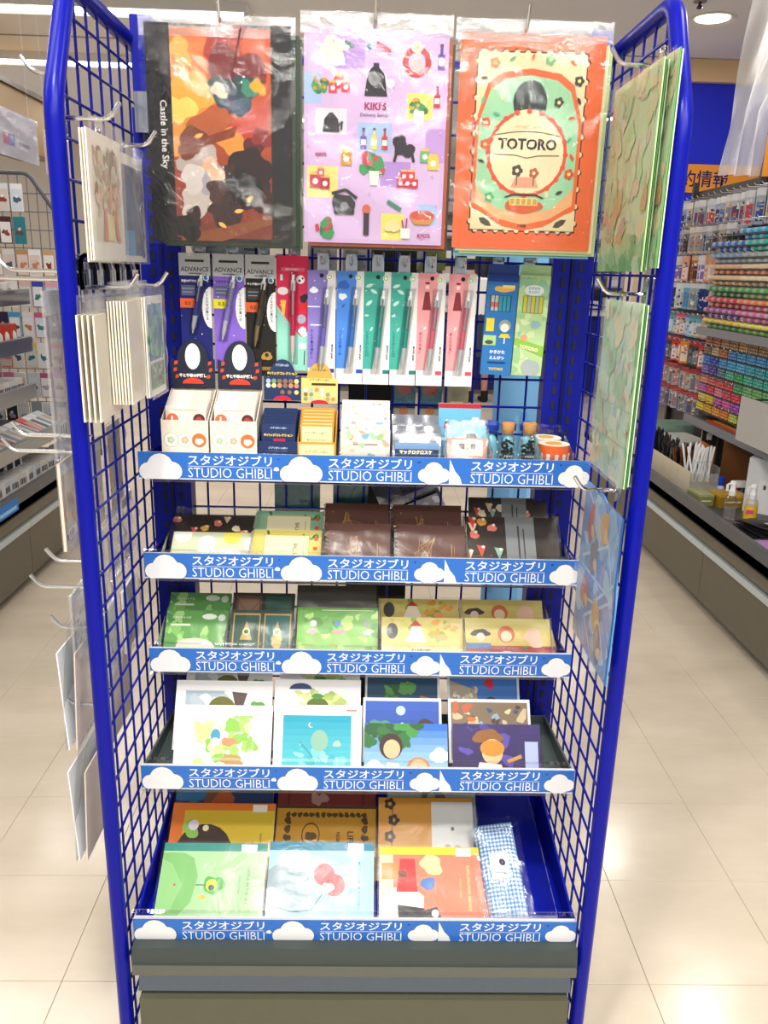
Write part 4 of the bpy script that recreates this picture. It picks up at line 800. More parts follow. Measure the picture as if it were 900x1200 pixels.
for i, (l, x0, x1, top, fn_, c) in enumerate(R3):
    lean_item('card_set', l + ', front row of third shelf', 'stationery', x0, x1, top, G3, .008, c, fn_, g3, .0012, seed=20 + i)
    l2 = ['green boxed cards behind the pale mound set', 'brown and green boxed cards behind the Castle set', 'dark boxed set with three round arches behind the leafy set', 'yellow boxed set behind the orange-edged one', 'yellow boxed set behind the red-edged one'][i]
    lean_item('card_set', l2, 'stationery', x0 - .005, x1 - .003, (1.455, top[1] + (.012 if i != 2 else .022)), (1.40, .735), .008, c, [a_g1, a_castb, a_dk, a_sen, a_howl][i], g3, .0018, seed=30 + i)
    acryl('clear acrylic tray holding the ' + ['pale mound', 'Castle', 'leafy green', 'orange-edged', 'red-edged'][i] + ' card sets', x0 - .003, x1 + .001, 1.3285, 1.458, .708, .05, .09, 'clear trays on the third shelf')
for i, (x0, x1) in enumerate(((-.344, -.196), (-.194, -.070), (-.072, .052), (.053, .185), (.186, .358))):
    acryl('clear acrylic tray on the second shelf around the ' + ['dotted sage pouch', 'fruit framed notebooks', 'left spiral notebooks', 'right spiral notebooks', 'black candy pouches'][i], x0, x1, 1.3285, 1.458, .885, .042, .085, 'clear trays on the second shelf')
# fourth shelf
G4 = (1.245, .535); g4 = 'picture cards on the fourth shelf'
def card_white(inner):
    def f(a): a.rect(0, 0, 1, 1, '#f1eff0'); inner(a)
    return f
def w1(a): wash(a, ['#a8d070', '#c8e090', '#8cc058', '#e0ecb0'], 16, 3, (.05, .12), (.22, .78), (.2, .75)); a.ell(.42, .58, .05, '#4a98b8', rv=.07); a.ell(.42, .5, .05, '#eef2f0', rv=.04); a.blob(.56, .5, .07, '#d8906a', 4, rv=.7); a.blob(.6, .25, .13, '#b8965a', 5, rv=.4); a.rect(.6, .82, .8, .86, '#9ccf6a')
def w2(a): a.grad(.1, .12, .88, .86, '#5cc0c8', '#2a9ab4', 8); wash(a, ['#7cd0d0', '#48b0bc', '#98dcd4'], 8, 8, (.05, .1), (.2, .8), (.2, .45)); a.ell(.52, .52, .1, '#8ab4a0', rv=.12); a.ell(.42, .73, .03, '#e9efc0'); a.ell(.43, .735, .027, '#3aa0b4'); a.line([(.3, .5), (.45, .3)], .008, '#5a7a7a'); a.blob(.72, .48, .04, '#a8c4b0', 3); a.rect(.82, .92, .94, .94, '#c86a5a', True)
def w3(a): a.rect(.1, .35, .5, .85, '#a8b8c4'); wash(a, ['#dfe3e6', '#b4c0c8'], 6, 2, (.06, .1), (.15, .5), (.4, .75)); a.ell(.48, .6, .14, '#6a6a2e', rv=.12); a.poly([(.58, .84), (.74, .82), (.7, .62), (.62, .62)], '#5a4a44'); a.blob(.85, .62, .07, '#5a9a4a', 4)
def w4(a): wash(a, ['#b8cc78', '#a4bc64', '#ccd890'], 10, 6, (.06, .1), (.2, .85), (.5, .8)); a.ell(.3, .86, .13, '#2c3c6a', rv=.07, a0=0, a1=180); a.ell(.5, .62, .13, '#5a6a2c', rv=.1); a.leaf(.5, .76, .16, '#4a8a3a', 0); a.blob(.75, .62, .05, '#b8a878', 3)
def p_sky(a): a.grad(0, 0, 1, 1, '#a8d4f0', '#2a6ac0', 8); wash(a, ['#2f6a34', '#3f8a40', '#24562c'], 14, 6, (.07, .13), (0, .65), (.62, 1)); a.cloud(.12, .2, .14, '#eef3f8', '#d8e6f3'); a.cloud(.9, .45, .12, '#eef3f8', '#d8e6f3'); a.ell(.32, .6, .14, '#3a2a22', rv=.15); a.ell(.33, .55, .10, '#e6b48a', rv=.11); a.poly([(.22, .0), (.44, .0), (.42, .3), (.28, .32)], '#f0e2c4'); a.ell(.65, .22, .14, '#c8804a', rv=.13); a.ell(.65, .2, .11, '#eab890', rv=.12)
def p_night(a): a.grad(0, 0, 1, 1, '#2a1c4a', '#3a2c68', 6); wash(a, ['#4a3a88', '#342a60', '#5848a0'], 10, 8, (.07, .14)); a.rect(.82, .1, .97, .7, '#a8b4d8'); a.blob(.4, .78, .15, '#8a5a2a', 3, rv=.6); a.ell(.45, .52, .12, '#e6b88a', rv=.14); a.ell(.45, .58, .14, '#c8862e', rv=.09); a.poly([(.25, 0), (.6, 0), (.55, .3), (.3, .34)], '#e6ded4'); a.line([(.62, .35), (.78, .45)], .04, '#c08a4a')
def p_blue(a): a.rect(0, 0, 1, 1, '#e9eaec'); a.grad(.03, .05, .97, .95, '#1c3a8c', '#2a55b0', 6); a.ell(.48, .8, .06, '#a8d8e8'); a.ell(.48, .8, .03, '#eaf6f8'); a.blob(.22, .5, .14, '#4a8a7a', 4); a.blob(.8, .45, .16, '#3a2620', 5); a.ell(.78, .35, .08, '#d8a888'); a.blob(.3, .35, .1, '#b86a4a', 6); a.blob(.52, .55, .05, '#dfe6ea', 7)
def p_town(a): a.rect(0, 0, 1, 1, '#e9eaec'); a.rect(.03, .05, .97, .95, '#7c6a54'); wash(a, ['#b8603a', '#3a4a7a', '#c8b490', '#4a3a30', '#8aa8b8', '#d8c49a'], 26, 9, (.04, .09), (.08, .92), (.1, .9)); a.ell(.28, .6, .05, '#e0a87a'); a.ell(.28, .68, .055, '#c8682e', rv=.03)
def p_house(a): a.rect(0, 0, 1, 1, '#e0e2e4'); a.rect(.03, .05, .97, .95, '#1f4a6a'); wash(a, ['#3a7a3a', '#5a9a48', '#2c6030'], 9, 3, (.07, .12), (.3, .65), (.3, .8)); a.poly([(.6, .4), (.75, .66), (.95, .6), (.97, .4)], '#b8603a'); a.rect(.64, .2, .95, .42, '#d8c48a'); a.blob(.25, .4, .09, '#b8403a', 3); a.blob(.25, .25, .1, '#3a2c28', 4)
def p_coast(a): a.rect(0, 0, 1, 1, '#cfd3d8'); a.grad(.03, .05, .97, .95, '#2a5aa8', '#3a74c0', 5); a.poly([(.03, .05), (.45, .3), (.4, .75), (.03, .9)], '#a89c88'); wash(a, ['#c8bca8', '#8a7c6a', '#e0d8c8'], 14, 5, (.02, .05), (.05, .4), (.2, .8)); a.ell(.6, .5, .1, '#2c2220', rv=.13); a.ell(.6, .42, .06, '#e0b494'); a.blob(.58, .86, .07, '#c8203a', 5)
for l, x0, x1, top, bt, fn_ in [('white art card with a green watercolour meadow, front row, far left', -.326, -.155, (1.31, .643), G4, card_white(w1)), ('white art card with a turquoise night sea, front row', -.151, .005, (1.31, .646), G4, card_white(w2)),
        ('white art card with a grey-blue and olive watercolour, behind the meadow card', -.336, -.160, (1.36, .665), (1.295, .56), card_white(w3)), ('white art card with a navy umbrella over pale grass, behind the sea card', -.156, .002, (1.362, .669), (1.297, .56), card_white(w4)),
        ('white art card showing only its top edge, third row at far left', -.325, -.165, (1.405, .682), (1.34, .59), card_white(w3)),
        ('white art card showing only its top edge, third row behind the umbrella card', -.15, .0, (1.405, .682), (1.34, .59), card_white(w4)),
        ('picture postcard of blue sky, leaves and two faces, front row', .010, .159, (1.30, .617), G4, p_sky), ('picture postcard in violet night colours, front row far right', .168, .326, (1.30, .618), G4, p_night),
        ('deep blue picture postcard with bright star, behind the sky postcard', .007, .151, (1.35, .640), (1.28, .55), p_blue), ('picture postcard of a crowded brown town scene, behind the violet one', .164, .315, (1.35, .640), (1.28, .55), p_town),
        ('picture postcard with red-roofed house and trees, third row', .010, .151, (1.40, .662), (1.33, .57), p_house), ('picture postcard with pale coast and blue sea, third row', .166, .302, (1.40, .664), (1.33, .57), p_coast)]:
    lean_item('postcard', l, 'postcard', x0, x1, top, bt, .0025, '#f1eff0', fn_, g4, m_=CARD)
# fifth shelf
G5 = (1.142, .308); g5 = 'large notebooks on the bottom shelf'
def ziptop(a, c, tag_u=.86): a.rect(0, .9, 1, 1, c); a.rect(tag_u - .09, .885, tag_u + .06, .985, '#f0f2f4')
def vt(a, t1, t2, c, u=.84): a.text(t1, u, .5, .028, c, .01, rot=-90, fit=.42); a.text(t2, u - .08, .5, .018, c, .0, rot=-90, fit=.2)
def n_green(a): a.rect(0, 0, 1, 1, '#a3cf98'); a.poly([(0, .02), (.18, .1), (.32, .3), (.36, .6), (.3, .82), (.2, .88), (0, .88)], '#78b868'); a.poly([(0, .1), (.14, .2), (.22, .5), (.1, .75), (0, .8)], '#8cc47c'); a.blob(.52, .5, .09, '#4aa84a', 4); a.ell(.5, .5, .055, '#d8dc4a'); a.ell(.5, .47, .028, '#3a5a3a'); a.line([(.35, .5), (.45, .5)], .012, '#3a8a5a'); a.ell(.42, .36, .04, '#e6b84a', rv=.02); a.ell(.15, .5, .012, '#d8543a'); ziptop(a, '#1f8478', .84); vt(a, 'CASTLE IN THE SKY', 'STUDIO GHIBLI', '#5a8a5a')
def n_blue(a): a.rect(0, 0, 1, 1, '#9ed0dc'); a.blob(.18, .5, .22, '#8aa0a8', 3, jag=.15); a.blob(.06, .3, .12, '#eef3f3', 5); a.line([(.1, .25), (.25, .2), (.42, .22), (.52, .4)], .012, '#2f7a8a'); a.ell(.53, .62, .10, '#e04a52'); a.ell(.63, .5, .10, '#e04a52'); a.blob(.57, .47, .05, '#f6d8d4', 4); ziptop(a, '#1c7a98', .84); vt(a, 'MY NEIGHBOR TOTORO', 'STUDIO GHIBLI', '#4a7a8a', .86)
def n_or(a): a.rect(0, 0, 1, 1, '#e07e62'); a.rect(0, 0, .13, .9, '#ece6a8'); a.poly([(0, 0), (.4, 0), (.42, .4), (.32, .5), (.1, .5), (.0, .3)], '#f3ead8'); a.poly([(.16, .45), (.36, .45), (.34, .85), (.2, .85)], '#d82c2e'); a.rect(.02, .6, .18, .8, '#e8843a'); a.rect(.18, .62, .26, .7, '#7a3c24'); a.blob(.5, .78, .11, '#f0dc9a', 5, rv=.8); a.blob(.46, .55, .08, '#3f74b8', 6, rv=.6); a.ell(.3, .38, .08, '#dfe9f0', rv=.04); a.poly([(.17, .3), (.42, .26), (.44, .1), (.3, .02), (.18, .06)], '#26242c'); a.poly([(.38, .22), (.54, .28), (.6, .08), (.5, .06)], '#34313c'); a.ell(.52, .2, .035, '#efeae4'); ziptop(a, '#e6cf2e', .83); vt(a, "KIKI'S DELIVERY SERVICE", 'STUDIO GHIBLI', '#f6d07a', .85)
def n_yel(a): a.rect(0, 0, 1, 1, '#e07424'); a.rect(.12, 0, 1, .9, '#d6b62c'); a.ell(.34, .35, .27, '#3c2820', rv=.26); a.blob(.42, .3, .14, '#d8d2c8', 4, rv=.5); a.blob(.2, .65, .08, '#8cc05a', 5); a.ell(.22, .7, .05, '#e3d8e6'); a.ell(.34, .66, .03, '#e6dcae'); a.rect(.78, .88, .92, .98, '#e9e6e2'); a.rect(.87, .3, .885, .6, '#a8861e'); a.rect(.8, .35, .81, .5, '#a8861e')
def n_gold(a):
    a.rect(0, 0, 1, 1, '#3a2c14'); a.rect(.01, 0, .99, .97, '#b8851e')
    for k in range(14): u = .12 + .058 * k; a.blob(u, .88, .025, '#4a3414', k)
    for s_ in (.12, .88): [a.blob(s_, .8 - .12 * k, .035, '#4a3414', k + 5) for k in range(5)]
    a.ell(.35, .6, .09, '#4a3414', rv=.12); a.ell(.35, .6, .08, '#b8851e', rv=.105); a.blob(.35, .58, .05, '#5a4018', 4); a.text('LIFE &', .74, .5, .06, '#3a2810', .02, rot=-90, fit=.3); a.text('NOBLE W.', .62, .5, .035, '#3a2810', .02, rot=-90, fit=.2)
def n_split(a): a.rect(0, 0, 1, 1, '#cf8f2a'); a.rect(.56, 0, 1, .95, '#d6d6d2'); [a.flower(.12 + .04 * (k % 2), .12 + .2 * k, .06, '#2c2014', '#cf8f2a') for k in range(5)]; a.line([(.13, 0), (.15, .95)], .008, '#2c2014'); a.ell(.78, .62, .02, '#5a4a42'); a.blob(.78, .35, .08, '#a89a8a', 4, jag=.5); a.blob(.78, .35, .05, '#d6d6d2', 5)
def n_red(a): a.rect(0, 0, 1, 1, '#8c2c24'); a.blob(.42, .6, .07, '#c89a8a', 4, jag=.6); a.rect(.1, .05, .12, .95, '#6a1c18'); a.rect(.86, .05, .88, .95, '#6a1c18')
def n_dk(a): a.rect(0, 0, 1, 1, '#1f3c74'); a.ell(.4, .75, .18, '#8a5a34'); a.blob(.15, .7, .14, '#3a84b8', 3); a.blob(.5, .5, .13, '#d8642e', 5)
def n_grey(a): a.rect(0, 0, 1, 1, '#a8aaa8'); a.blob(.5, .6, .1, '#5a5856', 4, jag=.7); a.blob(.5, .6, .05, '#a8aaa8', 5)
for l, x0, x1, top, bt, fn_, c, sd in [
        ('grass green notebook with teal zip top, front row far left', -.348, -.162, (1.262, .388), G5, n_green, '#e6f0dc', 1), ('pale blue notebook with a red heart shape and teal top, front row', -.157, .032, (1.262, .392), G5, n_blue, '#e3f0f3', 2),
        ('coral orange notebook with a yellow top strip, front row', .042, .230, (1.262, .384), G5, n_or, '#f6efe3', 3),
        ('orange and yellow notebook with a dark brown oval, second row far left', -.354, -.158, (1.362, .400), (1.25, .318), n_yel, '#e6dcc8', 4), ('antique gold ornamental notebook, second row', -.156, .038, (1.362, .395), (1.25, .318), n_gold, '#e0d0a8', 5),
        ('notebook half gold with black flowers and half pale grey, second row', .041, .222, (1.362, .417), (1.25, .318), n_split, '#e3d8c0', 6),
        ('dark blue notebook with orange patches, third row far left', -.36, -.168, (1.44, .42), (1.34, .33), n_dk, '#d8d0c4', 7), ('dark red notebook, third row centre', -.158, .036, (1.44, .42), (1.34, .33), n_red, '#d8ccc4', 8), ('grey notebook with a dark sketch, third row right', .06, .235, (1.44, .432), (1.34, .33), n_grey, '#c8c8c4', 9)]:
    lean_item('notebook', l, 'notebook', x0, x1, top, bt, .007, c, fn_, g5, .0012, seed=sd)
# gingham pencil case
ph = (1.30, .405); th = math.atan2(ph[0] - 1.15, ph[1] - .312); L = math.hypot(ph[0] - 1.15, ph[1] - .312)
t = thing('pencil_case', 'blue and white gingham pencil case with white TOTORO tag in a clear bag', 'pencil case', (.268, 1.15, .312), (-th, 0, 0)); t.rotation_euler = (-th, R(-9), 0); g = M(); w = .072
N_ = 22; MZ = 50
def gf(u, v):
    e_ = min(1, 5 * min(u, 1 - u)) ** .5 * min(1, 7 * min(v, 1 - v) + .1) ** .5
    return ((u - .5) * w * (1 - .12 * max(0, .08 - min(v, 1 - v)) / .08), -.014 * e_ - .001 * sin(9 * v + 4 * u), v * L)
for j in range(MZ):
    for i in range(N_):
        k = (i % 2) + (j % 2); c = ('#e9eff6', '#8fb2dc', '#4f80be')[k]
        g.add([gf(i / N_, j / MZ), gf((i + 1) / N_, j / MZ), gf((i + 1) / N_, (j + 1) / MZ), gf(i / N_, (j + 1) / MZ)], [(0, 1, 2, 3)], c)
g.box(-w / 2, w / 2, -.002, .004, .0, L, '#7fa6d4'); mk('case', g, CLOTH, t)
a = Art(.032, .045, z0=.075, y=-.0155, x0=-.016); a.rect(0, 0, 1, 1, '#dde4ea'); a.ell(.68, .62, .16, '#1a2a4a', rv=.2, rot=30); a.line([(.3, .9), (.5, .5)], .02, '#3a3a44'); a.text('TOTORO', .55, .2, .14, '#26262c', .03, fit=.7, rot=-8); mk('tag', a, PRINT, t)
m = M(); m.tube([(-w / 2 + .004, -.006, .01), (-w / 2 + .003, -.012, L * .5), (-w / 2 + .006, -.006, L - .01)], .0014, 6, '#2c4a8c'); mk('zip', m, SATIN, t)
sleeve(t, w * 1.3, L * 1.06, -.004, -.017, 14, .002, nu=14, nv=24)
acryl('clear acrylic tray beneath the gingham pencil case', .232, .345, 1.135, 1.44, .3, .05, .09, 'clear tray on the bottom shelf')

# ---------------------------------------------------------------- goods on the right wing (inside)
def wing_sheet(label, x, y0, y1, z0, z1, fn_, body, seed, rotz=pi / 2, nback=2, cat='folder', name='clear_folder', skew=0, group='sheets on the right wing'):
    w = y1 - y0; h = z1 - z0; t = thing(name, label, cat, (x, (y0 + y1) / 2, z0), (0, 0, -pi / 2 if x > 0 else pi / 2), group=group)
    m = M(); m.box(-w / 2, w / 2, 0, .0016, 0, h, body); mk('cover', m, CARD, t); a = Art(w, h); fn_(a); mk('print', a, PRINT, t)
    for k in range(nback): m = M(); m.box(-w / 2 - .003 * (k + 1), w / 2 - .004 * k, .003 + .004 * k, .0045 + .004 * k, .002 * k, h - .002, '#3f7a34' if k == 0 and nback > 1 else '#c9dcc0'); mk('inner_sheet', m, CARD, t)
    sleeve(t, w * 1.04, h * 1.02, -.003, -.005, seed, .003, nu=16, nv=26, m=MILKY if seed % 2 else None); return t
def wg1(a): a.rect(0, 0, 1, 1, '#c6dcb0'); wash(a, ['#cfe0b4', '#b8d8a4', '#dccfa6', '#d6d4a8', '#aed2a2', '#c4dcbc', '#dccab0'], 40, 3, (.05, .14)); wash(a, ['#d0a878', '#ccb686', '#c8ac9c'], 7, 4, (.05, .1), v=(.14, .4)); a.rect(0, 0, 1, .14, '#8fc08a'); wash(a, ['#a0cc98', '#7ab478', '#b8d8b0'], 8, 5, (.08, .16), v=(0, .14))
def wg2(a): a.rect(0, 0, 1, 1, '#bcdcb4'); wash(a, ['#a8d0a0', '#cfe3c0', '#98c898', '#c8dcb8', '#b0d4bc', '#dcd8b0'], 44, 9, (.08, .2)); wash(a, ['#d89a7a', '#8fb4d0', '#c8a888'], 8, 10, (.03, .06)); a.rect(0, .42, 1, .425, '#8fb890'); a.rect(0, .22, 1, .225, '#8fb890')
def wg3(a):
    a.grad(0, 0, 1, 1, '#5a94cc', '#3f86d0', 8); wash(a, ['#7cb4e0', '#4a90d8', '#a8ccec', '#8a8ac8'], 20, 13, (.1, .22))
    for p in ([(.1, .98), (.75, .78), (.1, .55)], [(.75, .78), (.95, .5), (.1, .5)], [(.35, .98), (.5, .5), (.9, .1)], [(.95, .5), (.3, .2), (.6, .02)], [(.1, .3), (.5, .35), (.95, .6)]): a.line(p, .025, '#b8d4f0')
    for k, (u, v) in enumerate(((.25, .8), (.6, .85), (.4, .62), (.25, .35), (.6, .3), (.7, .15))): a.blob(u, v, .09, ['#c84a3a', '#d8a03a', '#6a4a4a'][k % 3], k, rv=1.6); a.blob(u + .06, v - .04, .05, '#e6c06a', k + 9)
wing_sheet('pale green film-wrapped folder hanging at the top of the right wing', .360, 1.118, 1.325, 1.405, 1.66, wg1, '#b7d59a', 4)
wing_sheet('dark green edged folder hanging behind the top green one', .374, 1.105, 1.30, 1.41, 1.668, wg1, '#5a9a4a', 6, nback=1)
wing_sheet('pale green folder hanging halfway up the right wing', .360, 1.09, 1.262, 1.115, 1.365, wg2, '#bcdcb4', 7)
def poly_sheet():
    t = thing('paper_kite', 'blue faceted paper decoration in a clear bag hanging low on the right wing', 'decoration', (.360, 1.17, .82), (0, 0, -pi / 2)); h = .25
    out = [(-.10, .06), (.0, 0), (.10, -.0), (.105, .12), (.085, .225), (-.0, .262), (-.10, .262), (-.105, .16)]
    m = M(); m.prism(out, 0, .002, '#4a8cd0'); mk('sheet', m, CARD, t)
    a = Art(.2, .255, z0=.002); wg3(a); mk('print', a, PRINT, t); sleeve(t, .215, .27, -.005, -.005, 9, .003, m=MILKY); return t
poly_sheet()
for i, (y, z, s_) in enumerate(((1.22, 1.672, 'the top green folder'), (1.18, 1.375, 'the middle green folder'), (1.2, 1.085, 'the blue paper decoration'))):
    hook(.389, y, z, .055, 'long chrome hook on the right wing above ' + s_, rotz=-pi / 2, up_=.02, r=.003)

# ---------------------------------------------------------------- goods on the left wing (inside, then outside)
def envelope(label, x, y0, y1, z0, z1, fn_, body, seed, nback, group, dx=0, film=MILKY):
    w = y1 - y0; h = z1 - z0; t = thing('greeting_card_pack', label, 'card', (x, (y0 + y1) / 2, z0), (0, 0, pi / 2), group=group)
    m = M(); m.box(-w / 2, w / 2, 0, .0018, 0, h, body); mk('card', m, CARD, t); a = Art(w, h); fn_(a); mk('print', a, PRINT, t)
    for k in range(nback): m = M(); m.box(-w / 2, w / 2, .0035 + .004 * k, .005 + .004 * k, -.002 * (k % 2), h - .001, '#efe6d4'); mk('envelope', m, MATTE, t)
    sleeve(t, w * 1.03, h * 1.12, -.003, -.004, seed, .002, nu=12, nv=18, m=film); return t
def lc1(a): a.rect(0, 0, 1, 1, '#efe9dc'); a.rect(.1, .15, .92, .88, '#d9d2be'); wash(a, ['#b8a078', '#8a7850', '#cfc0a0', '#a88a5c', '#dccfb4'], 24, 3, (.05, .13), (.15, .85), (.55, .85)); wash(a, ['#d89a78', '#e0c0a0', '#c8b890'], 12, 5, (.05, .1), (.15, .85), (.4, .58)); a.poly([(.3, .16), (.4, .16), (.45, .42), (.36, .42)], '#d8805a'); a.poly([(.72, .16), (.82, .16), (.7, .42), (.6, .42)], '#d8805a'); a.rect(.42, .17, .64, .38, '#e3d49a')
def lc2(a): a.rect(0, 0, 1, 1, '#e9e6df'); a.grad(.1, .06, .92, .9, '#3a6aa0', '#2c4a78', 6); wash(a, ['#4a4a60', '#5a6a88', '#3a5a88', '#6a5a58'], 18, 8, (.06, .14), (.2, .9), (.1, .85)); a.rect(.1, .06, .5, .3, '#4a94c8'); a.line([(.5, .8), (.9, .1)], .03, '#8a94a8')
def lc3(a): a.rect(0, 0, 1, 1, '#e6e4e0'); a.rect(.12, .36, .92, .92, '#3a7a98'); wash(a, ['#4a9a6a', '#2f6a94', '#7ab08a', '#5aa0c0'], 18, 4, (.08, .15), (.15, .9), (.4, .9)); a.rect(.12, .07, .92, .33, '#6a9a7a'); wash(a, ['#8fb8a0', '#4a7a5a', '#c0ccc0'], 8, 6, (.06, .1), (.15, .9), (.1, .3))
gl = 'greeting cards on the left wing'
envelope('cream card pack with brown foliage print hanging at the top of the left wing', -.345, 1.085, 1.225, 1.40, 1.555, lc1, '#efe9dc', 5, 2, gl)
envelope('white framed card pack with dark blue print, right of the brown foliage one', -.352, 1.235, 1.365, 1.40, 1.548, lc2, '#e9e6df', 7, 1, gl)
envelope('white card pack with blue and green print at the end of the envelope row', -.322, 1.225, 1.325, 1.205, 1.352, lc3, '#e6e4e0', 9, 1, gl)
EN = M(); EN.box(-.06, .06, 0, .0022, 0, .14, '#efe5cf'); em = None
for k in range(11):
    x, y, dz = (-.352 + .0042 * k, 1.205, .004) if k < 7 else (-.376 + .0072 * (k - 7), 1.15, -.012)
    lab = 'cream envelope edge-on in the fan, %s from its left' % ORD[k] if k < 7 else 'cream envelope hanging lower in front of the fan, %s from the blue tube' % ORD[k - 7]
    t = thing('envelope', lab, 'envelope', (x, y, 1.205 + dz), (0, R(-1), pi / 2 + R(2)), group='cream envelopes hanging on the left wing')
    if em is None: em = mk('paper', EN, MATTE, t).data; g = M(); g.grid(lambda u, v: ((u - .5) * .125, -.0012 - .0008 * sin(9 * u + 7 * v), v * .165), 6, 6, '#ffffff'); sm_ = mk('clear_wrap', g, MILKY, t, smooth=True).data
    else: link(bpy.data.objects.new('paper', em), t); link(bpy.data.objects.new('clear_wrap', sm_), t)
for i, (y, z, s_) in enumerate(((1.14, 1.572, 'over the brown foliage card'), (1.28, 1.56, 'over the dark blue card'), (1.17, 1.365, 'over the loose envelopes'), (1.30, 1.366, 'over the envelope fan'))):
    hook(-.389, y, z, (.058, .068, .06, .07)[i], 'long chrome hook on the inside of the left wing ' + s_, rotz=pi / 2, up_=.02, r=.003)
# row of black and chrome hook backs beneath the top cards
for k in range(9): 
    m = M(); m.tube(path_round([(0, 0, -.03), (0, 0, .012), (0, -.012, .016), (0, -.016, -.004)], .006, 3), .0035, 6, '#c8cad0' if k % 2 else '#2a2a30'); o = mk('hook_clip', m, CHROME, None, (-.385, 1.15 + .028 * k, 1.392), (0, 0, pi / 2), smooth=True)
    tag(o, '%s hook clip from the front in the row below the top left cards' % ORD[k], 'hook', 'hook clips on the left wing')
# outer side packs
def outer_pack(label, x, y, z, w, h, kind, seed, group):
    t = thing('hanging_pack', label, 'pack', (x, y, z - h), (0, 0, pi / 2 + R(4)), group=group); rg = random.Random(seed)
    cs = {'clear': ('#cfd2d8', '#b9a8b4', '#e0dce0'), 'card': ('#ecebe9', '#c8cbd0', '#a87c6a'), 'strap': ('#d9c8b8', '#e8a05a', '#8a7a9a')}[kind]
    m = M(); m.box(-w / 2, w / 2, 0, .004, 0, h, cs[0]); mk('backing_card', m, {'card': CARD, 'strap': MATTE, 'clear': MILKY}[kind], t)
    a = Art(w, h)
    if kind != 'clear': a.rect(0, 0, 1, 1, cs[0])
    wash(a, [cs[1], cs[2], '#d8b08a', '#c9ccd4'], 3 if kind == 'clear' else 8, seed, (.06, .12), v=(.1, .6)); a.rect(0, .86, 1, 1, '#e9eaee'); a.rect(.2, .1, .7, .22, '#f3f3f3')
    for k in range(3): a.rect(.25 + .1 * k, .12, .29 + .1 * k, .2, '#2a2a2e')
    mk('print', a, PRINT, t)
    b = Art(w, h, y=.0046)
    if kind != 'clear': b.rect(0, 0, 1, 1, '#e9e6e2'); wash(b, [cs[1], '#c8ccd0', '#d8cfc8'], 6, seed + 3, (.08, .2)); b.rect(.3, .2, .8, .34, '#fbfbfb'); [b.rect(.34 + .06 * k, .22, .36 + .06 * k, .32, '#26262a') for k in range(7)]
    b.v = [(-x_, .0048 + (.0049 - y_) * 1, z_) for x_, y_, z_ in b.v]; mk('back_print', b, PRINT, t)
    sleeve(t, w * 1.1, h * 1.04, -.004, -.004, seed, .004, m=MILKY, nu=8, nv=16); return t
go = 'packs hung outside the left wing'
OP = [(-.43, 1.17, 1.36, .10, .23, 'clear', 'tall clear pack hung highest outside the left wing, nearest the front tube'), (-.425, 1.30, 1.40, .10, .19, 'clear', 'pink tinted clear pack outside the left wing at card height'), (-.43, 1.40, 1.38, .09, .20, 'clear', 'clear pack outside the left wing next to the blue upright'),
      (-.43, 1.165, 1.125, .08, .13, 'strap', 'tan strap pack outside the left wing beside the front tube, below the tall pack'), (-.425, 1.26, 1.13, .09, .14, 'strap', 'orange marked pack outside the left wing behind the mesh, upper middle'), (-.425, 1.37, 1.14, .09, .14, 'strap', 'tan pack outside the left wing near the upright, upper middle'),
      (-.43, 1.16, .925, .07, .10, 'clear', 'small folded clear pack outside the left wing below the tan strap pack'), (-.425, 1.25, .98, .08, .13, 'clear', 'grey barcode pack outside the left wing behind mesh, middle'), (-.425, 1.34, 1.0, .08, .12, 'clear', 'grey barcode pack outside the left wing, second of the middle row'), (-.425, 1.42, 1.0, .08, .12, 'clear', 'grey barcode pack outside the left wing, beside the upright in the middle row'),
      (-.425, 1.27, .84, .12, .12, 'card', 'white card pack outside the left wing, lower middle'), (-.425, 1.40, .84, .10, .12, 'card', 'white card pack outside the left wing, lower middle beside the upright')]
for i, (x, y, z, w, h, k, l) in enumerate(OP): outer_pack(l, x, y, z, w, h, k, 40 + i, go)
def cardpair(label, y, z, w, h, seed):
    t = thing('greeting_card_pack', label, 'card', (-.43, y, z - h), (0, 0, -pi / 2), group='cards leaning outside the left wing')
    for k, (dx, rx) in enumerate(((0, 2), (.012, -3))):
        m = M(); m.box(-w / 2, w / 2, 0, .002, 0, h, '#e3e5ea' if k == 0 else '#d3c3b8'); o = mk('card', m, CARD, t, (0, dx - .02, 0), (R(rx), 0, 0)); b = Art(w, h, y=0); b.rect(.02, .02, .98, .98, '#dfe3ea'); wash(b, ['#c8d4e4', '#a8c4d8', '#d8d0c8'], 5, seed, (.1, .2)); mk('print', b, PRINT, o)
    g = M(); g.grid(lambda u, v: ((u - .5) * w * 1.05, -.024 + .02 * v * v + .001 * sin(8 * u), v * h * 1.3), 6, 10, '#ffffff'); mk('clear_wrap', g, MILKY, t, smooth=True); return t
cardpair('pair of square cards leaning from the left wing at third shelf height', 1.185, .835, .13, .165, 3)
cardpair('pair of square cards leaning from the left wing at fourth shelf height', 1.185, .63, .13, .165, 4)
cardpair('pair of square cards behind the mesh beside the fourth shelf', 1.34, .72, .13, .14, 5)
for i, (y, z, L) in enumerate(((1.15, 1.625, .03), (1.13, 1.375, .11), (1.16, 1.385, .09), (1.14, 1.14, .10), (1.13, 1.165, .08), (1.13, .98, .05), (1.14, .935, .08), (1.15, .865, .06), (1.14, .74, .05))):
    hook(-.396, y, z, L, 'chrome hook pointing into the left aisle, %s from the top of the wing' % ORD[i], rotz=-pi / 2, up_=.018, r=.0028)

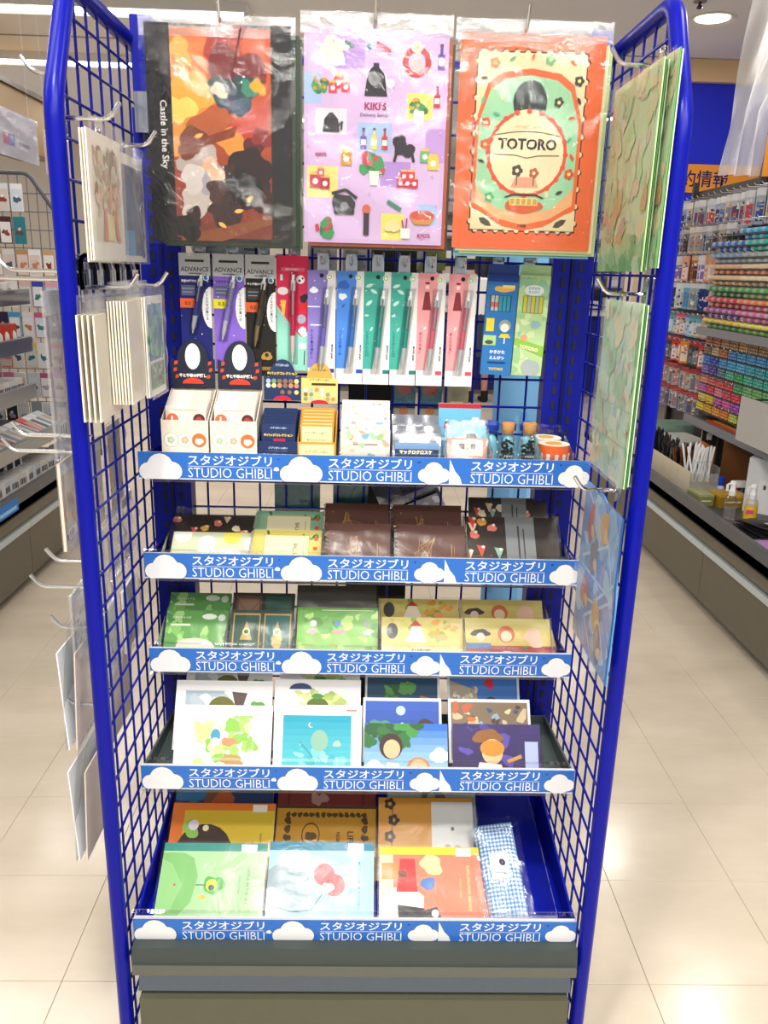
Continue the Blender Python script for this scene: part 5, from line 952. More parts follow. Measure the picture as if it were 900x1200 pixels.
# ---------------------------------------------------------------- behind the rack
t = thing('display_board', 'matt black board standing close behind the rack mesh', 'board', (.02, 1.66, 0)); m = M(); m.box(-.055, .075, 0, .02, .02, 1.74, '#0b0b0e'); mk('board', m, MATTE, t); m = M(); m.box(-.12, .14, -.05, .1, 0, .02, '#141418'); mk('foot', m, STEEL, t)
def rear(label, cat, x, z0, w, h, fn_, c, y=1.487, name='hanging_pack', rx=0, ry=0):
    t = thing(name, label, cat, (x, y, z0), (R(rx), R(ry), 0), group='packs on the far side of the mesh'); m = M(); m.box(-w / 2, w / 2, 0, .012, 0, h, c); mk('pack', m, CARD, t); a = Art(w, h); fn_(a); mk('print', a, PRINT, t); sleeve(t, w * 1.05, h * 1.05, 0, -.004, len(label), .0015, nu=8, nv=10)
def r_teal(a): a.rect(0, 0, 1, 1, '#2c6a70'); a.rect(0, .28, 1, .5, '#c89a4a'); a.blob(.5, .45, .22, '#c8c0a8', 3, rv=.3); a.rect(0, 0, 1, .25, '#7a8a7c'); [a.rect(.5 + .05 * k, .06, .52 + .05 * k, .2, '#23262a', k > 0) for k in range(8)]
def r_white(c): 
    def f(a): a.rect(0, 0, 1, 1, '#e9e8e6'); a.rect(.1, .04, .9, .16, c); a.rect(.2, .55, .8, .6, '#6a6c74'); a.rect(.2, .75, .5, .9, '#3a3c44'); a.blob(.6, .35, .18, '#b8bcc4', 3)
    return f
rear('teal boxed toy seen through the mesh below the top shelf, left of two', 'pack', -.125, .86, .085, .16, r_teal, '#2c6a70')
rear('teal boxed toy seen through the mesh below the top shelf, right of two', 'pack', -.02 - .005, .86, .065, .16, r_teal, '#2c6a70')
def r_sil(a): a.rect(0, 0, 1, 1, '#a8a6b0'); wash(a, ['#d8d8e0', '#7c7a86', '#c0a8c8', '#eeeef2'], 14, 6, (.08, .2))
t = silv('crumpled silver bag beyond the mesh between the first two shelves', .165, .12, .26, 1.60, -22, r_sil, z=.80); t.rotation_euler = (R(12), R(-24), 0)
for i, (x, z, h, c, w) in enumerate(((-.302, 1.18, .23, '#b8303a', .026), (-.262, 1.36, .09, '#2a4ac8', .05), (-.2, 1.38, .08, '#c8303a', .05), (-.145, 1.20, .22, '#5a5c64', .03), (-.08, 1.38, .07, '#2a2a30', .05), (-.02, 1.38, .07, '#2a2a30', .05))):
    rear('white reverse of a pack on the far side of the mesh, %s from the left' % ORD[i], 'pack', x, z, w, h, r_white(c), '#e9e8e6')
def r_tan(a): a.rect(0, 0, 1, 1, '#4a7a88'); a.ell(.5, .7, .3, '#c84a34'); a.rect(0, 0, 1, .3, '#b8b4a0'); a.ell(.5, .25, .2, '#d88a5a')
for i, x in enumerate((.07, .118)): rear('teal and red packet seen under the teal pens, %s of two' % ('left', 'right')[i], 'pack', x, 1.13, .042, .09, r_tan, '#4a7a88')
rear('pale khaki packet seen under the pink pens', 'pack', .165, 1.13, .045, .09, lambda a: (a.rect(0, 0, 1, 1, '#a8a07c'), a.rect(.3, .4, .8, .46, '#e0d8a8'), a.ell(.5, .2, .15, '#c88a4a')), '#a8a07c')
def r_lime(a): a.rect(0, 0, 1, 1, '#a8ae2e'); a.poly([(0, 0), (0, 1), (.6, 1)], '#c8ccd4')
rear('yellow-green packet just above the teal pens, beyond the mesh', 'pack', .11, 1.40, .05, .06, r_lime, '#a8ae2e')
# pale blue column
t = thing('wrapped_column', 'pale blue watercolour-patterned round column standing behind the rack', 'column', (.405, 2.1, 0)); m = M(); m.lathe([(.075, 0), (.075, 1.75)], 32, col='#6aa2d0'); mk('column', m, MATTE, t, smooth=True)
a = M()
for k in range(26):
    rg = random.Random(k); z = rg.uniform(.05, 1.65); a0 = rg.uniform(-pi, 0); w_ = rg.uniform(.1, .35); h_ = rg.uniform(.05, .3); q = .0753 + k * .00002
    a.add([(q * cos(a0 + w_ * i / 3), q * sin(a0 + w_ * i / 3), z + (h_ if j else 0)) for j in (0, 1) for i in range(4)], [(0, 1, 5, 4), (1, 2, 6, 5), (2, 3, 7, 6)], ['#7cb0da', '#5c96c8', '#8abce0'][k % 3])
mk('watercolour_patches', a, MATTE, t); m = M(); m.lathe([(.1, 0), (.1, .012)], 24, col='#c8ccd0'); mk('base_plate', m, STEEL, t)

# ---------------------------------------------------------------- far centre: person, navy counter, floor tape
def skinned(name, pts, edges, radii, col, material, parent, sub=1):
    me = bpy.data.meshes.new(name); me.from_pydata(pts, edges, []); o = bpy.data.objects.new(name, me); COL.objects.link(o)
    md = o.modifiers.new('s', 'SKIN'); md.use_smooth_shade = True
    for v, r in zip(me.skin_vertices[0].data, radii): v.radius = (r, r) if not isinstance(r, tuple) else r
    me.skin_vertices[0].data[0].use_root = True
    sb = o.modifiers.new('u', 'SUBSURF'); sb.levels = sub; sb.render_levels = sub
    bpy.context.view_layer.update(); nm = bpy.data.meshes.new_from_object(o.evaluated_get(bpy.context.evaluated_depsgraph_get())); bpy.data.objects.remove(o)
    a = nm.color_attributes.get('Col') or nm.color_attributes.new('Col', 'FLOAT_COLOR', 'CORNER'); c = lin(col); a.data.foreach_set('color', [c[0], c[1], c[2], 1.0] * len(nm.loops))
    nm.materials.clear(); nm.materials.append(material); nm.shade_smooth(); r = bpy.data.objects.new(name, nm); link(r, parent); return r
P = thing('person', 'person with long black hair, white shirt and dark plaid skirt standing far behind the pens', 'person', (1.24, 9.15, 0), (0, 0, R(12)))
pts = [(0, 0, .92), (0, 0, 1.08), (0, 0, 1.26), (0, 0, 1.36), (0, -.01, 1.42), (0, -.015, 1.52), (0, -.01, 1.58),
       (-.09, 0, .86), (-.10, .01, .48), (-.10, -.01, .09), (-.10, .10, .03), (.09, 0, .86), (.09, .02, .48), (.09, 0, .09), (.09, .11, .03),
       (-.16, 0, 1.33), (-.22, .03, 1.08), (-.17, .16, .92), (-.15, .24, .93), (.16, 0, 1.33), (.25, .02, 1.12), (.20, .14, 1.30), (.16, .18, 1.38)]
ed = [(0, 1), (1, 2), (2, 3), (3, 4), (4, 5), (5, 6), (0, 7), (7, 8), (8, 9), (9, 10), (0, 11), (11, 12), (12, 13), (13, 14), (3, 15), (15, 16), (16, 17), (17, 18), (3, 19), (19, 20), (20, 21), (21, 22)]
rd = [.13, .11, .13, .09, .05, .085, .075, .085, .055, .036, .03, .085, .055, .036, .03, .05, .036, .028, .02, .05, .036, .028, .02]
skinned('body', pts, ed, rd, '#c98f72', SKIN, P)
for s_, hx, hy, hz in ((-1, -.15, .24, .93), (1, .16, .18, 1.38)):
    m = M()
    for k in range(5): m.tube([(hx + .008 * (k - 2), hy, hz), (hx + .010 * (k - 2), hy + .03, hz + .004), (hx + .010 * (k - 2), hy + (.055 if k else .04), hz - .006)], [.008, .007, .005], 6, '#c98f72')
    mk('fingers', m, SKIN, P, smooth=True)
m = M(); m.lathe([(.12, .93), (.135, 1.0), (.125, 1.1), (.15, 1.25), (.155, 1.33), (.08, 1.39), (.055, 1.41)], 18, col='#eceae6'); m.tube([(-.16, 0, 1.34), (-.21, .02, 1.18)], [.06, .06], 10, '#eceae6'); m.tube([(.16, 0, 1.34), (.23, .02, 1.2)], [.06, .06], 10, '#eceae6')
mk('shirt', m, CLOTH, P, smooth=True)
m = M(); m.lathe([(.20, .52), (.17, .75), (.13, .95), (.125, .98)], 20, col='#2b3448'); mk('skirt', m, CLOTH, P, smooth=True)
m = M(); m.lathe([(.06, 1.20), (.10, 1.26), (.105, 1.42), (.108, 1.54), (.09, 1.62), (.04, 1.66), (.005, 1.668)], 16, (0, -.03, 0), '#14110f'); mk('hair', m, SATIN, P, smooth=True)
m = M(); m.ell = None
m.lathe([(.006, -.02), (.012, -.012), (.013, 0), (.006, .01)], 8, (0, .085, 1.515), '#c98f72'); 
for s_ in (-1, 1): m.lathe([(.009, -.004), (.009, .004)], 8, (s_ * .03, .07, 1.535), '#1a1412'); m.lathe([(.012, -.02), (.014, .02)], 6, (s_ * .088, .0, 1.52), '#c98f72')
m.box(-.022, .022, .068, .076, 1.475, 1.482, '#a0504a'); mk('face', m, SKIN, P)
for s_ in (-1, 1):
    m = M(); m.tube([(s_ * .095, -.03, .035), (s_ * .095, .05, .035), (s_ * .095, .14, .025)], [.04, .042, .03], 10, '#141416'); m.tube([(s_ * .097, 0, .05), (s_ * .097, 0, .13)], .042, 10, '#141416'); mk('shoe', m, CLOTH, P, smooth=True)

t = thing('navy_counter', 'long dark navy counter front far beyond the rack', 'counter', (1.8, 9.75, 0)); m = M(); m.box(-2.2, 1.4, 0, .6, .06, .95, '#101c66'); mk('body', m, SATIN, t); m = M(); m.box(-2.25, 1.45, -.04, .64, .95, .99, '#c8c4bc'); mk('worktop', m, SATIN, t); m = M(); m.box(-2.2, 1.4, .04, .58, 0, .06, '#8a8278'); mk('kick_board', m, STEEL, t)
t = thing('far_shelving', 'tall dark shelving bay against the back wall behind the navy counter', 'shelving', (1.6, 10.6, 0)); m = M(); m.box(-1.6, 1.6, .25, .3, 0, 2.1, '#8a8480'); mk('back_board', m, STEEL, t)
for k in range(5): m = M(); m.box(-1.6, 1.6, 0, .3, .95 + .28 * k, .98 + .28 * k, '#5c5854'); mk('shelf', m, STEEL, t)
rg = random.Random(3)
for k in range(4):
    for j in range(12):
        h = rg.uniform(.12, .22); c = rg.choice(['#e0dcd6', '#3a3c44', '#c8b8a8', '#a8b0b8', '#26262a', '#d8c8c0']); m = M(); x = .15 + j * .26; m.box(x, x + .2, 10.62, 10.8, .98 + .28 * k, .98 + .28 * k + h, c); m.box(x + .03, x + .17, 10.615, 10.62, 1.0 + .28 * k, 1.0 + .28 * k + h * .5, '#f0ece6')
        o = mk('carton', m, CARD); tag(o, 'carton on the far back shelving, %s from the left on the %s shelf up' % (ORD[j], ORD[k]), 'box', 'cartons on the far shelving')
for i, (x, y, L, r) in enumerate(((1.16, 7.3, .35, 70), (1.32, 6.9, .3, 160), (.72, 4.35, .5, 110), (1.02, 3.05, .45, 60))):
    m = M(); m.box(-L / 2, L / 2, -.03, .03, .0002, .0012, '#1f8a4a'); o = mk('floor_tape', m, SATIN, None, (x, y, 0), (0, 0, R(r))); tag(o, 'green tape strip stuck on the floor, %s from the far end' % ORD[i], 'floor tape', 'green floor tape')

# ================================================================ GONDOLAS LEFT AND RIGHT
def gondola(label, sx, xf, y0, y1, seams, zt=.44):
    t = thing('gondola_base', label, 'counter', (0, 0, 0)); X = lambda d: sx * (xf + d)
    def bx(m, d0, d1, ya, yb, za, zb, c): a_, b_ = sorted((X(d0), X(d1))); return m.box(a_, b_, ya, yb, za, zb, c)
    m = M(); bx(m, .06, .75, y0, y1, 0, .05, '#15130f'); mk('kick_board', m, STEEL, t)
    m = M(); bx(m, .03, .75, y0, y1, .05, .37, '#5a554a'); mk('carcass', m, STEEL, t)
    for ya, yb in zip(seams[:-1], seams[1:]):
        m = M(); bx(m, .012, .032, ya + .002, yb - .002, .045, .262, '#6a6456'); d = mk('drawer_front', m, STEEL, t)
        m = M(); bx(m, .004, .03, ya + .002, yb - .002, .264, .292, '#c3cbce'); mk('handle_strip', m, STEEL, d)
        m = M(); bx(m, .008, .03, ya + .001, yb - .001, .306, .352, '#756e5e'); mk('rail', m, STEEL, t)
    m = M(); bx(m, -.02, .75, y0, y1, .375, .385, '#1d1d1f'); mk('shadow_gap', m, STEEL, t)
    m = M(); bx(m, -.03, -.01, y0, y1, .385, zt + .03, '#55565a'); bx(m, -.03, .75, y0, y1, .385, .42, '#4c4d50'); mk('display_tray', m, SATIN, t)
    return t
gondola('long taupe drawer base with dark display tray along the right aisle', 1, 1.468, 2.0, 5.25, [2.0, 2.42, 3.32, 4.22, 5.12])
gondola('long taupe drawer base with dark display tray along the left aisle', -1, 1.468, 2.2, 4.42, [2.2, 2.58, 3.48, 4.38])
TRZ = .42
# right back panel and shelves
t = thing('shelf_back_panel', 'grey-brown slotted back panel behind the right hand markers and packs', 'panel', (0, 0, 0)); m = M(); m.box(1.98, 2.02, 2.0, 5.25, .42, 1.9, '#4a4440'); mk('panel', m, STEEL, t)
for k in range(4): m = M(); m.box(1.95, 1.98, 2.6 + .88 * k - .015, 2.6 + .88 * k + .015, .42, 1.95, '#4a4744'); mk('post', m, STEEL, t)
for i, (z, ya, yb) in enumerate(((1.155, 2.3, 4.28), (.70, 2.3, 4.30))):
    t = thing('display_shelf', 'grey metal ledge on the right gondola ' + ('under the rows of markers', 'under the stacks of marker ends')[i], 'shelf', (0, 0, 0)); m = M(); m.box(1.72, 1.98, ya, yb, z - .012, z, '#5a5a5c'); mk('board', m, STEEL, t); m = M(); m.box(1.70, 1.72, ya, yb, z - .03, z + .008, '#83848a'); mk('price_rail', m, STEEL, t)
# hanging packs, rows
def pegpack(w, h, c, c2, hdr, sd=0):
    m = M(); m.box(-.006, .006, -w / 2, w / 2, 0, h, c); m.box(-.0075, .0075, -w / 2 + .004, w / 2 - .004, h * .08, h * .62, c2); m.box(-.0078, .0078, -w / 2, w / 2, h * .8, h, hdr); rq = random.Random(sd)
    for q in range(7): a_, b_ = rq.uniform(-.4, .25) * w, rq.uniform(.03, .66) * h; m.box(-.0088 - .0001 * q, -.0078, a_, a_ + w * rq.uniform(.1, .4), b_, b_ + h * rq.uniform(.03, .12), rq.choice(['#f0f0ee', c, '#2a2a34', '#f3e8d8', '#c85a5a', '#5a8ac8', '#e9c86a']))
    return m
PAL = [[('#b9c0cc', '#6a3c6a', '#e9eaec'), ('#c9ccd6', '#c83a3a', '#dfe3ea'), ('#a8b4c8', '#2c3a8c', '#e9eaec'), ('#d8c8c8', '#8a8a94', '#f0eeec')], [('#8a8c94', '#2a2c34', '#dcdde0'), ('#c8b8a8', '#a89890', '#e6e2dc'), ('#b4b8c0', '#5a5c64', '#e9eaec')],
       [('#e8a890', '#f3ddd4', '#e8a890'), ('#c8702e', '#3a2a20', '#e6c8a8'), ('#e9e6ee', '#8a6ac0', '#f0eef3')], [('#6ab4dc', '#3a94c8', '#dcecf3'), ('#aab4c0', '#7c8a98', '#e3e6ea'), ('#1c3c9c', '#142a78', '#dfe3f0'), ('#e9ecee', '#c8ccd6', '#f6f6f6')],
       [('#e8a8b4', '#f3f0f0', '#e05a78'), ('#a8c8e6', '#e9f0f6', '#4a8ac8'), ('#7ab4c0', '#d8e6e8', '#5a98a8')], [('#e0403a', '#f3f0ee', '#d82a34'), ('#e8922a', '#f6e6c8', '#e8922a'), ('#4a4c50', '#8a8c90', '#d82a34')],
       [('#b8c0c8', '#7c8a98', '#d8203c'), ('#d0a8a0', '#c8989a', '#d8203c'), ('#a89870', '#c8bca0', '#d8203c')], [('#8a90b0', '#5a6080', '#d8203c'), ('#b8b4b4', '#8a8684', '#d8203c'), ('#c8b8bc', '#9a8a90', '#d8203c')]]
ROWZ = [1.80, 1.665, 1.52, 1.375, 1.215, 1.075, .925, .80]; RH = [.155, .135, .135, .14, .125, .135, .12, .12]; rgp = random.Random(11)
for r, (zt_, h) in enumerate(zip(ROWZ, RH)):
    y = 5.15; j = 0; yend = 3.75 if r == 0 else (4.1 if r == 1 else 4.3)
    while y > yend:
        c = PAL[r][(j // (2 if r < 6 else 1)) % len(PAL[r])]; w = rgp.choice((.032, .038, .046)); hh = h * rgp.uniform(.9, 1)
        k = ('pk', r, c[0], w)
        if k not in _T: _T[k] = mk('hanging_pack', pegpack(w, h, *c, sd=j), CARD); o = _T[k]
        else: o = _T[k].copy(); COL.objects.link(o)
        o.location = (1.79 + rgp.uniform(-.012, .012), y, zt_ - h); o.rotation_euler = (0, 0, R(55 + rgp.uniform(-12, 12)))
        tag(o, 'small hanging pack on the right gondola, %s row down, %s from the far end' % (ORD[r], ORD[j]), 'pack', 'hanging packs on the right gondola'); y -= w * 1.3 + .008; j += 1
# pack rods as one rail per row
for r, zt_ in enumerate(ROWZ):
    m = M(); m.box(1.955, 1.975, 3.7, 5.2, zt_ - .004, zt_ + .008, '#b8bac0')
    for k in range(20): y = 5.14 - k * .073; m.tube([(1.96, y, zt_), (1.70, y, zt_), (1.69, y, zt_ + .01)], .0022, 4, '#d8dadd')
    o = mk('peg_rail', m, CHROME); tag(o, 'chrome rail of peg hooks carrying the %s row down of hanging packs' % ORD[r], 'hook rail', 'peg rails on the right gondola')
# markers lying in rows
MR = ['#3f8ad0', '#3f86c8', '#3a78c0', '#2f6ab8', '#7aa0c8', '#9aa4b0', '#e6b48a', '#c86a3a', '#e8c49a', '#c89a6a', '#3f9a48', '#2f7a3c', '#d83a3a', '#c82a3a', '#a84a9c', '#6a3c9c', '#e8c42e', '#5ab04a']
MR2 = ['#45a8dc', '#48b4d0', '#40b8b4', '#48c0b4', '#a8b0b8', '#b0b8c0', '#e8d0a8', '#d8845a', '#f0dcb8', '#a88a6a', '#58a858', '#7aa84a', '#f07a4a', '#e86a8a', '#d86aa8', '#e070a8', '#f0e04a', '#88c84a']
for r in range(18):
    z = 1.168 + .0262 * (17 - r)
    if r < 2: n0 = 4
    else: n0 = 0
    for k in range(n0, 12):
        y = 4.25 - k * .074 - (.02 if r % 2 else 0); c = MR[r] if k < 5 else MR2[r]; m_k = ('mk', c)
        if m_k not in _T:
            m = M(); m.tube([(0, .05, 0), (0, .048, 0), (0, -.012, 0)], [.004, .0105, .0118], 8, tuple(min(1, q * .55 + .28) for q in lin(c))); m.tube([(0, -.012, 0), (0, -.05, 0), (0, -.055, 0)], [.0124, .0124, .007], 8, c); m.tube([(0, .03, 0), (0, -.012, 0)], .0120, 8, c)
            _T[m_k] = mk('marker_pen', m, SATIN, smooth=True); o = _T[m_k]
        else: o = _T[m_k].copy(); COL.objects.link(o)
        o.location = (1.76 + (.02 if r % 2 else 0), y, z + .002); o.rotation_euler = (0, 0, R(32 + rgp.uniform(-5, 5))); tag(o, 'marker pen lying on the right gondola, %s row down, %s from the far end' % (ORD[r], ORD[k - n0]), 'marker', 'marker pens in rows')
t = thing('marker_rack', 'dark stepped rack holding the rows of lying marker pens', 'rack', (0, 0, 0)); m = M()
for r in range(18): z = 1.168 + .0262 * (17 - r); m.box(1.745, 1.93, 3.3, 4.3, z - .0125, z - .0112, '#8a8684')
m.box(1.93, 1.94, 3.3, 4.3, 1.16, 1.64, '#2a2826'); mk('trays', m, SATIN, t)
# bundles of marker ends
BR = [['#b88a6a', '#c8785a', '#c89878', '#b8906a', '#d0a878', '#a88868'], ['#8a7a6a', '#c8b48a', '#c8704a', '#4a90d0', '#50a0d8', '#4898d0'], ['#4a78d8', '#3a50b8', '#4a98d0', '#48a8d0', '#58b0e0', '#3aa8b8'], ['#8a78c8', '#5a48a8', '#6a8a9c', '#5ab8a0', '#40a868', '#48b8a0'],
      ['#e89a84', '#e0705a', '#e05a50', '#d84a4a', '#48b070', '#78b870'], ['#c868b8', '#e04a68', '#e88aa0', '#d84a60', '#e0405a', '#e890b8'], ['#e8d47a', '#e8c83a', '#c85ab0', '#d868a8', '#a84ac0', '#e8a8b8'], ['#f0d83a', '#e8b02e', '#f0a83a', '#e88a3a', '#c8d84a', '#f0e04a']]
for r in range(8):
    for k in range(9):
        y = 4.22 - k * .1 + (r % 2) * .02; z = 1.075 - .048 * r; c = BR[r][min(k, 5)]
        if r == 7 and k > 5: continue
        key = ('bd', c)
        if key not in _T:
            m = M(); cc = Vector(lin(c)); m.box(0, .08, -.044, .044, 0, .0435, tuple(cc * .35))
            for iy in range(5):
                for iz in range(3):
                    cy, cz = -.0352 + .0176 * iy, .0075 + .0142 * iz; q = .0066
                    col = tuple(cc) if (iy + iz) % 3 else tuple(cc * .75 + Vector((.14, .14, .14)))
                    m.add([(-.012, cy + q * cos(a_), cz + q * sin(a_)) for a_ in [pi / 3 * i for i in range(6)]] + [(0, cy + q * cos(a_), cz + q * sin(a_)) for a_ in [pi / 3 * i for i in range(6)]], [(5, 4, 3, 2, 1, 0)] + [(i, (i + 1) % 6, (i + 1) % 6 + 6, i + 6) for i in range(6)], col)
            _T[key] = mk('marker_bundle', m, SATIN); o = _T[key]
        else: o = _T[key].copy(); COL.objects.link(o)
        o.location = (1.76 + .006 * (r % 2), y, z); tag(o, 'bundle of marker ends on the right gondola, %s tier down, %s from the far end' % (ORD[r], ORD[k]), 'markers', 'bundled marker ends')
t = thing('bundle_rack', 'stepped rack holding the stacks of marker ends', 'rack', (0, 0, 0)); m = M()
for r in range(8): m.box(1.75, 1.93, 3.3, 4.29, 1.0735 - .048 * r - .003, 1.0735 - .048 * r, '#4a4644')
m.box(1.93, 1.94, 3.3, 4.29, .70, 1.13, '#2e2a28'); mk('trays', m, SATIN, t)
t = thing('hanging_board', 'plain pale grey board hanging in front of the marker ends', 'board', (1.62, 3.34, .73)); mk('board', M().box(0, .006, -.25, .15, 0, .19, '#b4b2b0'), CARD, t)
for y in (-.2, .1): mk('arm', M().tube([(.004, y, .18), (.13, y, .18)], .004, 6, '#8a8c90'), CHROME, t)
m = M(); m.box(1.74, 1.92, 3.72, 4.1, .702, .71, '#c8502a'); m.box(1.76, 1.90, 3.76, 4.06, .71, .712, '#e8a85a'); tag(mk('sheet_pack', m, CARD), 'flat orange-red sheet lying on the lower ledge by the marker ends', 'sheet')
# counter objects right
t = thing('pen_organiser', 'long clear organiser full of black, brown and white pens on the right tray', 'organiser', (1.50, 3.62, TRZ)); m = M(); m.box(.13, .133, 0, .85, 0, .15); m.box(0, .133, 0, .003, 0, .12, '#e3dcc8'); m.box(0, .133, .847, .85, 0, .13); mk('tray', m, MILKY, t)
for k in range(8): m = M(); m.box(.0, .133, .1 * k + .05, .1 * k + .053, 0, .11); mk('divider', m, CLEAR, t)
mk('side_wall', M().box(0, .003, 0, .85, 0, .125, '#cdc2aa'), MATTE, t)
m = M(); m.box(.004, .13, .004, .846, .001, .05, '#cfc4ae'); mk('inner_tray', m, MATTE, t)
rg = random.Random(5); pm = {}
for kind, (ya, yb, n, c, c2, wd) in {'black': (3.92, 4.45, 64, '#17181c', '#2a2c33', 1), 'brown': (3.76, 3.92, 30, '#6a3414', '#8a4a20', 1), 'white': (3.64, 3.76, 20, '#e9eaec', '#d0d4da', 1)}.items():
    m = M(); L = .19 if kind != 'white' else .17; m.tube([(0, 0, 0), (0, 0, L - .01), (0, 0, L)], [.0045, .005, .0035], 6, c); m.tube([(0, 0, L * .55), (0, 0, L * .6)], .0054, 6, c2); pm = None
    for k in range(n):
        if pm is None: pm = mk('pen', m, SATIN); o = pm
        else: o = pm.copy(); COL.objects.link(o)
        o.location = (1.50 + rg.uniform(.015, .12), rg.uniform(ya, yb), TRZ + .071 if kind != 'white' else TRZ + .072); o.rotation_euler = (R(rg.uniform(-10, 10)), R(rg.uniform(-14, 14)), 0)
        if kind != 'white': o.location.z = TRZ + .002
        tag(o, {'black': 'black pen standing in the long clear organiser', 'brown': 'brown pen standing between the black and the white pens', 'white': 'white pen fanning out of the near end of the organiser'}[kind], 'pen', kind + ' pens in the organiser')
def boxo(name, label, cat, x, y, z, sx, sy, sz, c, deco=None, rz=0, m_=CARD, group=None):
    t = thing(name, label, cat, (x, y, z), (0, 0, R(rz)), group); m = M(); m.box(-sx / 2, sx / 2, -sy / 2, sy / 2, 0, sz, c); mk('body', m, m_, t)
    if deco: deco(t, sx, sy, sz)
    return t
def lidd(c, c2=None):
    def f(t, sx, sy, sz):
        m = M(); m.box(-sx / 2 - .001, sx / 2 + .001, -sy / 2 - .001, sy / 2 + .001, sz * .82, sz + .001, c); mk('lid', m, CARD, t)
        a = Art(sx * .8, sz * .5, z0=sz * .2, y=-sy / 2); a.rect(0, 0, 1, 1, c2 or c); a.rect(.1, .4, .9, .6, '#f3eed8'); mk('label_print', a, PRINT, t)
    return f
boxo('incense_box', 'small olive box in front of the white pens, on the right tray', 'box', 1.532, 3.56, TRZ, .07, .12, .05, '#8a8c5a', lidd('#a8aa78', '#8a8c5a'), 5)
boxo('incense_box', 'golden mustard box next to the olive one, on the right tray', 'box', 1.64, 3.52, TRZ, .12, .10, .06, '#a8801e', lidd('#c8a03a', '#a8801e'), 5)
def tray_bottle(label, x, y, cl, lb):
    t = thing('spray_bottle', label, 'bottle', (x, y, TRZ), (0, 0, R(-20)), group='spray bottles on the right tray'); m = M(); m.lathe([(.024, 0), (.026, .004), (.026, .085), (.02, .10), (.012, .108)], 20, col=cl); mk('bottle', m, CLEAR if not lb else MILKY, t, smooth=True)
    m = M(); m.lathe([(.0235, .002), (.0235, .05)], 18, col='#e6e9ea' if not lb else '#e6c83a'); mk('liquid', m, MILKY if not lb else SATIN, t, smooth=True)
    m = M(); m.lathe([(.014, .105), (.015, .125), (.011, .13), (.011, .15), (.014, .152), (.013, .165), (.008, .168)], 14, col='#f2f3f4'); mk('cap', m, SATIN, t, smooth=True); m = M(); m.tube([(0, 0, .155), (-.02, -.012, .155)], .0045, 8, '#f2f3f4'); m.box(-.028, -.018, -.016, -.006, .125, .153, '#e9eaec'); mk('nozzle', m, SATIN, t)
    if lb: m = M(); m.lathe([(.0265, .02), (.0265, .075)], 20, col='#f0c42a'); m.box(-.02, .01, -.0285, -.0255, .045, .062, '#e0508a'); mk('paper_label', m, PRINT, t)
tray_bottle('clear spray bottle with white cap and no label on the right tray', 1.555, 3.30, '#e6eef0', 0); tray_bottle('spray bottle with a yellow and pink label on the right tray', 1.62, 3.25, '#e9e0b0', 1)
t = thing('squeeze_bottle', 'small squat bottle with a bright blue cap behind the mustard box', 'bottle', (1.66, 3.66, TRZ)); m = M(); m.lathe([(.02, 0), (.022, .05), (.01, .06)], 16, col='#e6e9ee'); mk('bottle', m, SATIN, t, smooth=True); m = M(); m.lathe([(.018, .06), (.02, .095), (.012, .10)], 14, col='#1c48c8'); mk('cap', m, SATIN, t, smooth=True)
t = thing('trigger_bottle', 'dark bottle with white and pink trigger head behind the mustard box', 'bottle', (1.72, 3.56, TRZ)); m = M(); m.lathe([(.02, 0), (.022, .06), (.01, .075)], 16, col='#221a3a'); mk('bottle', m, SATIN, t, smooth=True); m = M(); m.box(-.03, .012, -.01, .01, .075, .105, '#efeef2'); m.box(-.034, -.026, -.006, .006, .055, .09, '#c83a6a'); mk('trigger_head', m, SATIN, t)
def brd(t, sx, sy, sz):
    a = Art(sx, sz, y=-sy / 2); a.rect(0, 0, 1, 1, '#7a4a20'); a.rect(.0, .97, 1, 1, '#a87840'); a.ell(.72, .72, .11, '#1d3c50'); a.ell(.9, .72, .05, '#2f5a30', rv=.03); mk('front', a, PRINT, t)
    m = M(); m.box(-sx * .1, sx * .05, -sy / 2 - .006, -sy / 2, sz - .012, sz + .006, '#c8c8cc'); mk('clip', m, CHROME, t)
boxo('clipboard', 'tall brown board with a dark blue round sticker leaning on the right tray', 'board', 1.80, 3.75, TRZ, .20, .012, .24, '#7a4a20', brd, -35, WOOD)
boxo('clipboard', 'narrow brown board right of the stickered one', 'board', 1.83, 3.52, TRZ, .10, .012, .22, '#8a5a2c', None, -35, WOOD)
def obx(t, sx, sy, sz):
    a = Art(sx * .94, sz * .96, y=-sy / 2); a.rect(0, 0, 1, 1, '#171512'); a.poly([(0, 0), (.46, 0), (.46, .62), (.0, .75)], '#e07a2a'); a.rect(.14, .78, .3, .92, '#e6dcd0'); a.rect(.45, 0, .5, 1, '#4a4034'); mk('front', a, PRINT, t)
boxo('carton', 'cream edged upright carton with orange and black front on the right tray', 'box', 1.80, 4.05, TRZ, .17, .05, .26, '#b8ac9a', obx, -35)
boxo('carton', 'plain pale green drawer box behind the black pens', 'box', 1.80, 4.75, TRZ, .22, .2, .16, '#8aa898', None, 0); boxo('paper_stack', 'stack of white leaflets on the right tray behind the black pens', 'paper', 1.78, 4.5, TRZ, .2, .28, .12, '#dcd6d0', lidd('#e9e6e2', '#c89a88'), 8)
boxo('carton', 'flat black device box beside the white leaflets', 'box', 1.84, 4.30, TRZ, .2, .16, .10, '#2c2d30', None, 4)
boxo('carton', 'white boxed set standing at the right edge, lettered faintly', 'box', 1.775, 3.42, TRZ, .18, .10, .24, '#dfe0e2', lambda t, sx, sy, sz: [mk('front', (lambda a: (a.rect(0, 0, 1, 1, '#e3e4e6'), a.rect(.3, .0, 1, .62, '#f1efee'), a.rect(.4, .45, .46, .53, '#4a4a50'), a.rect(.65, .35, .67, .55, '#8a8a90'), a) [-1])(Art(sx, sz, y=-sy / 2)), PRINT, t)], -38)
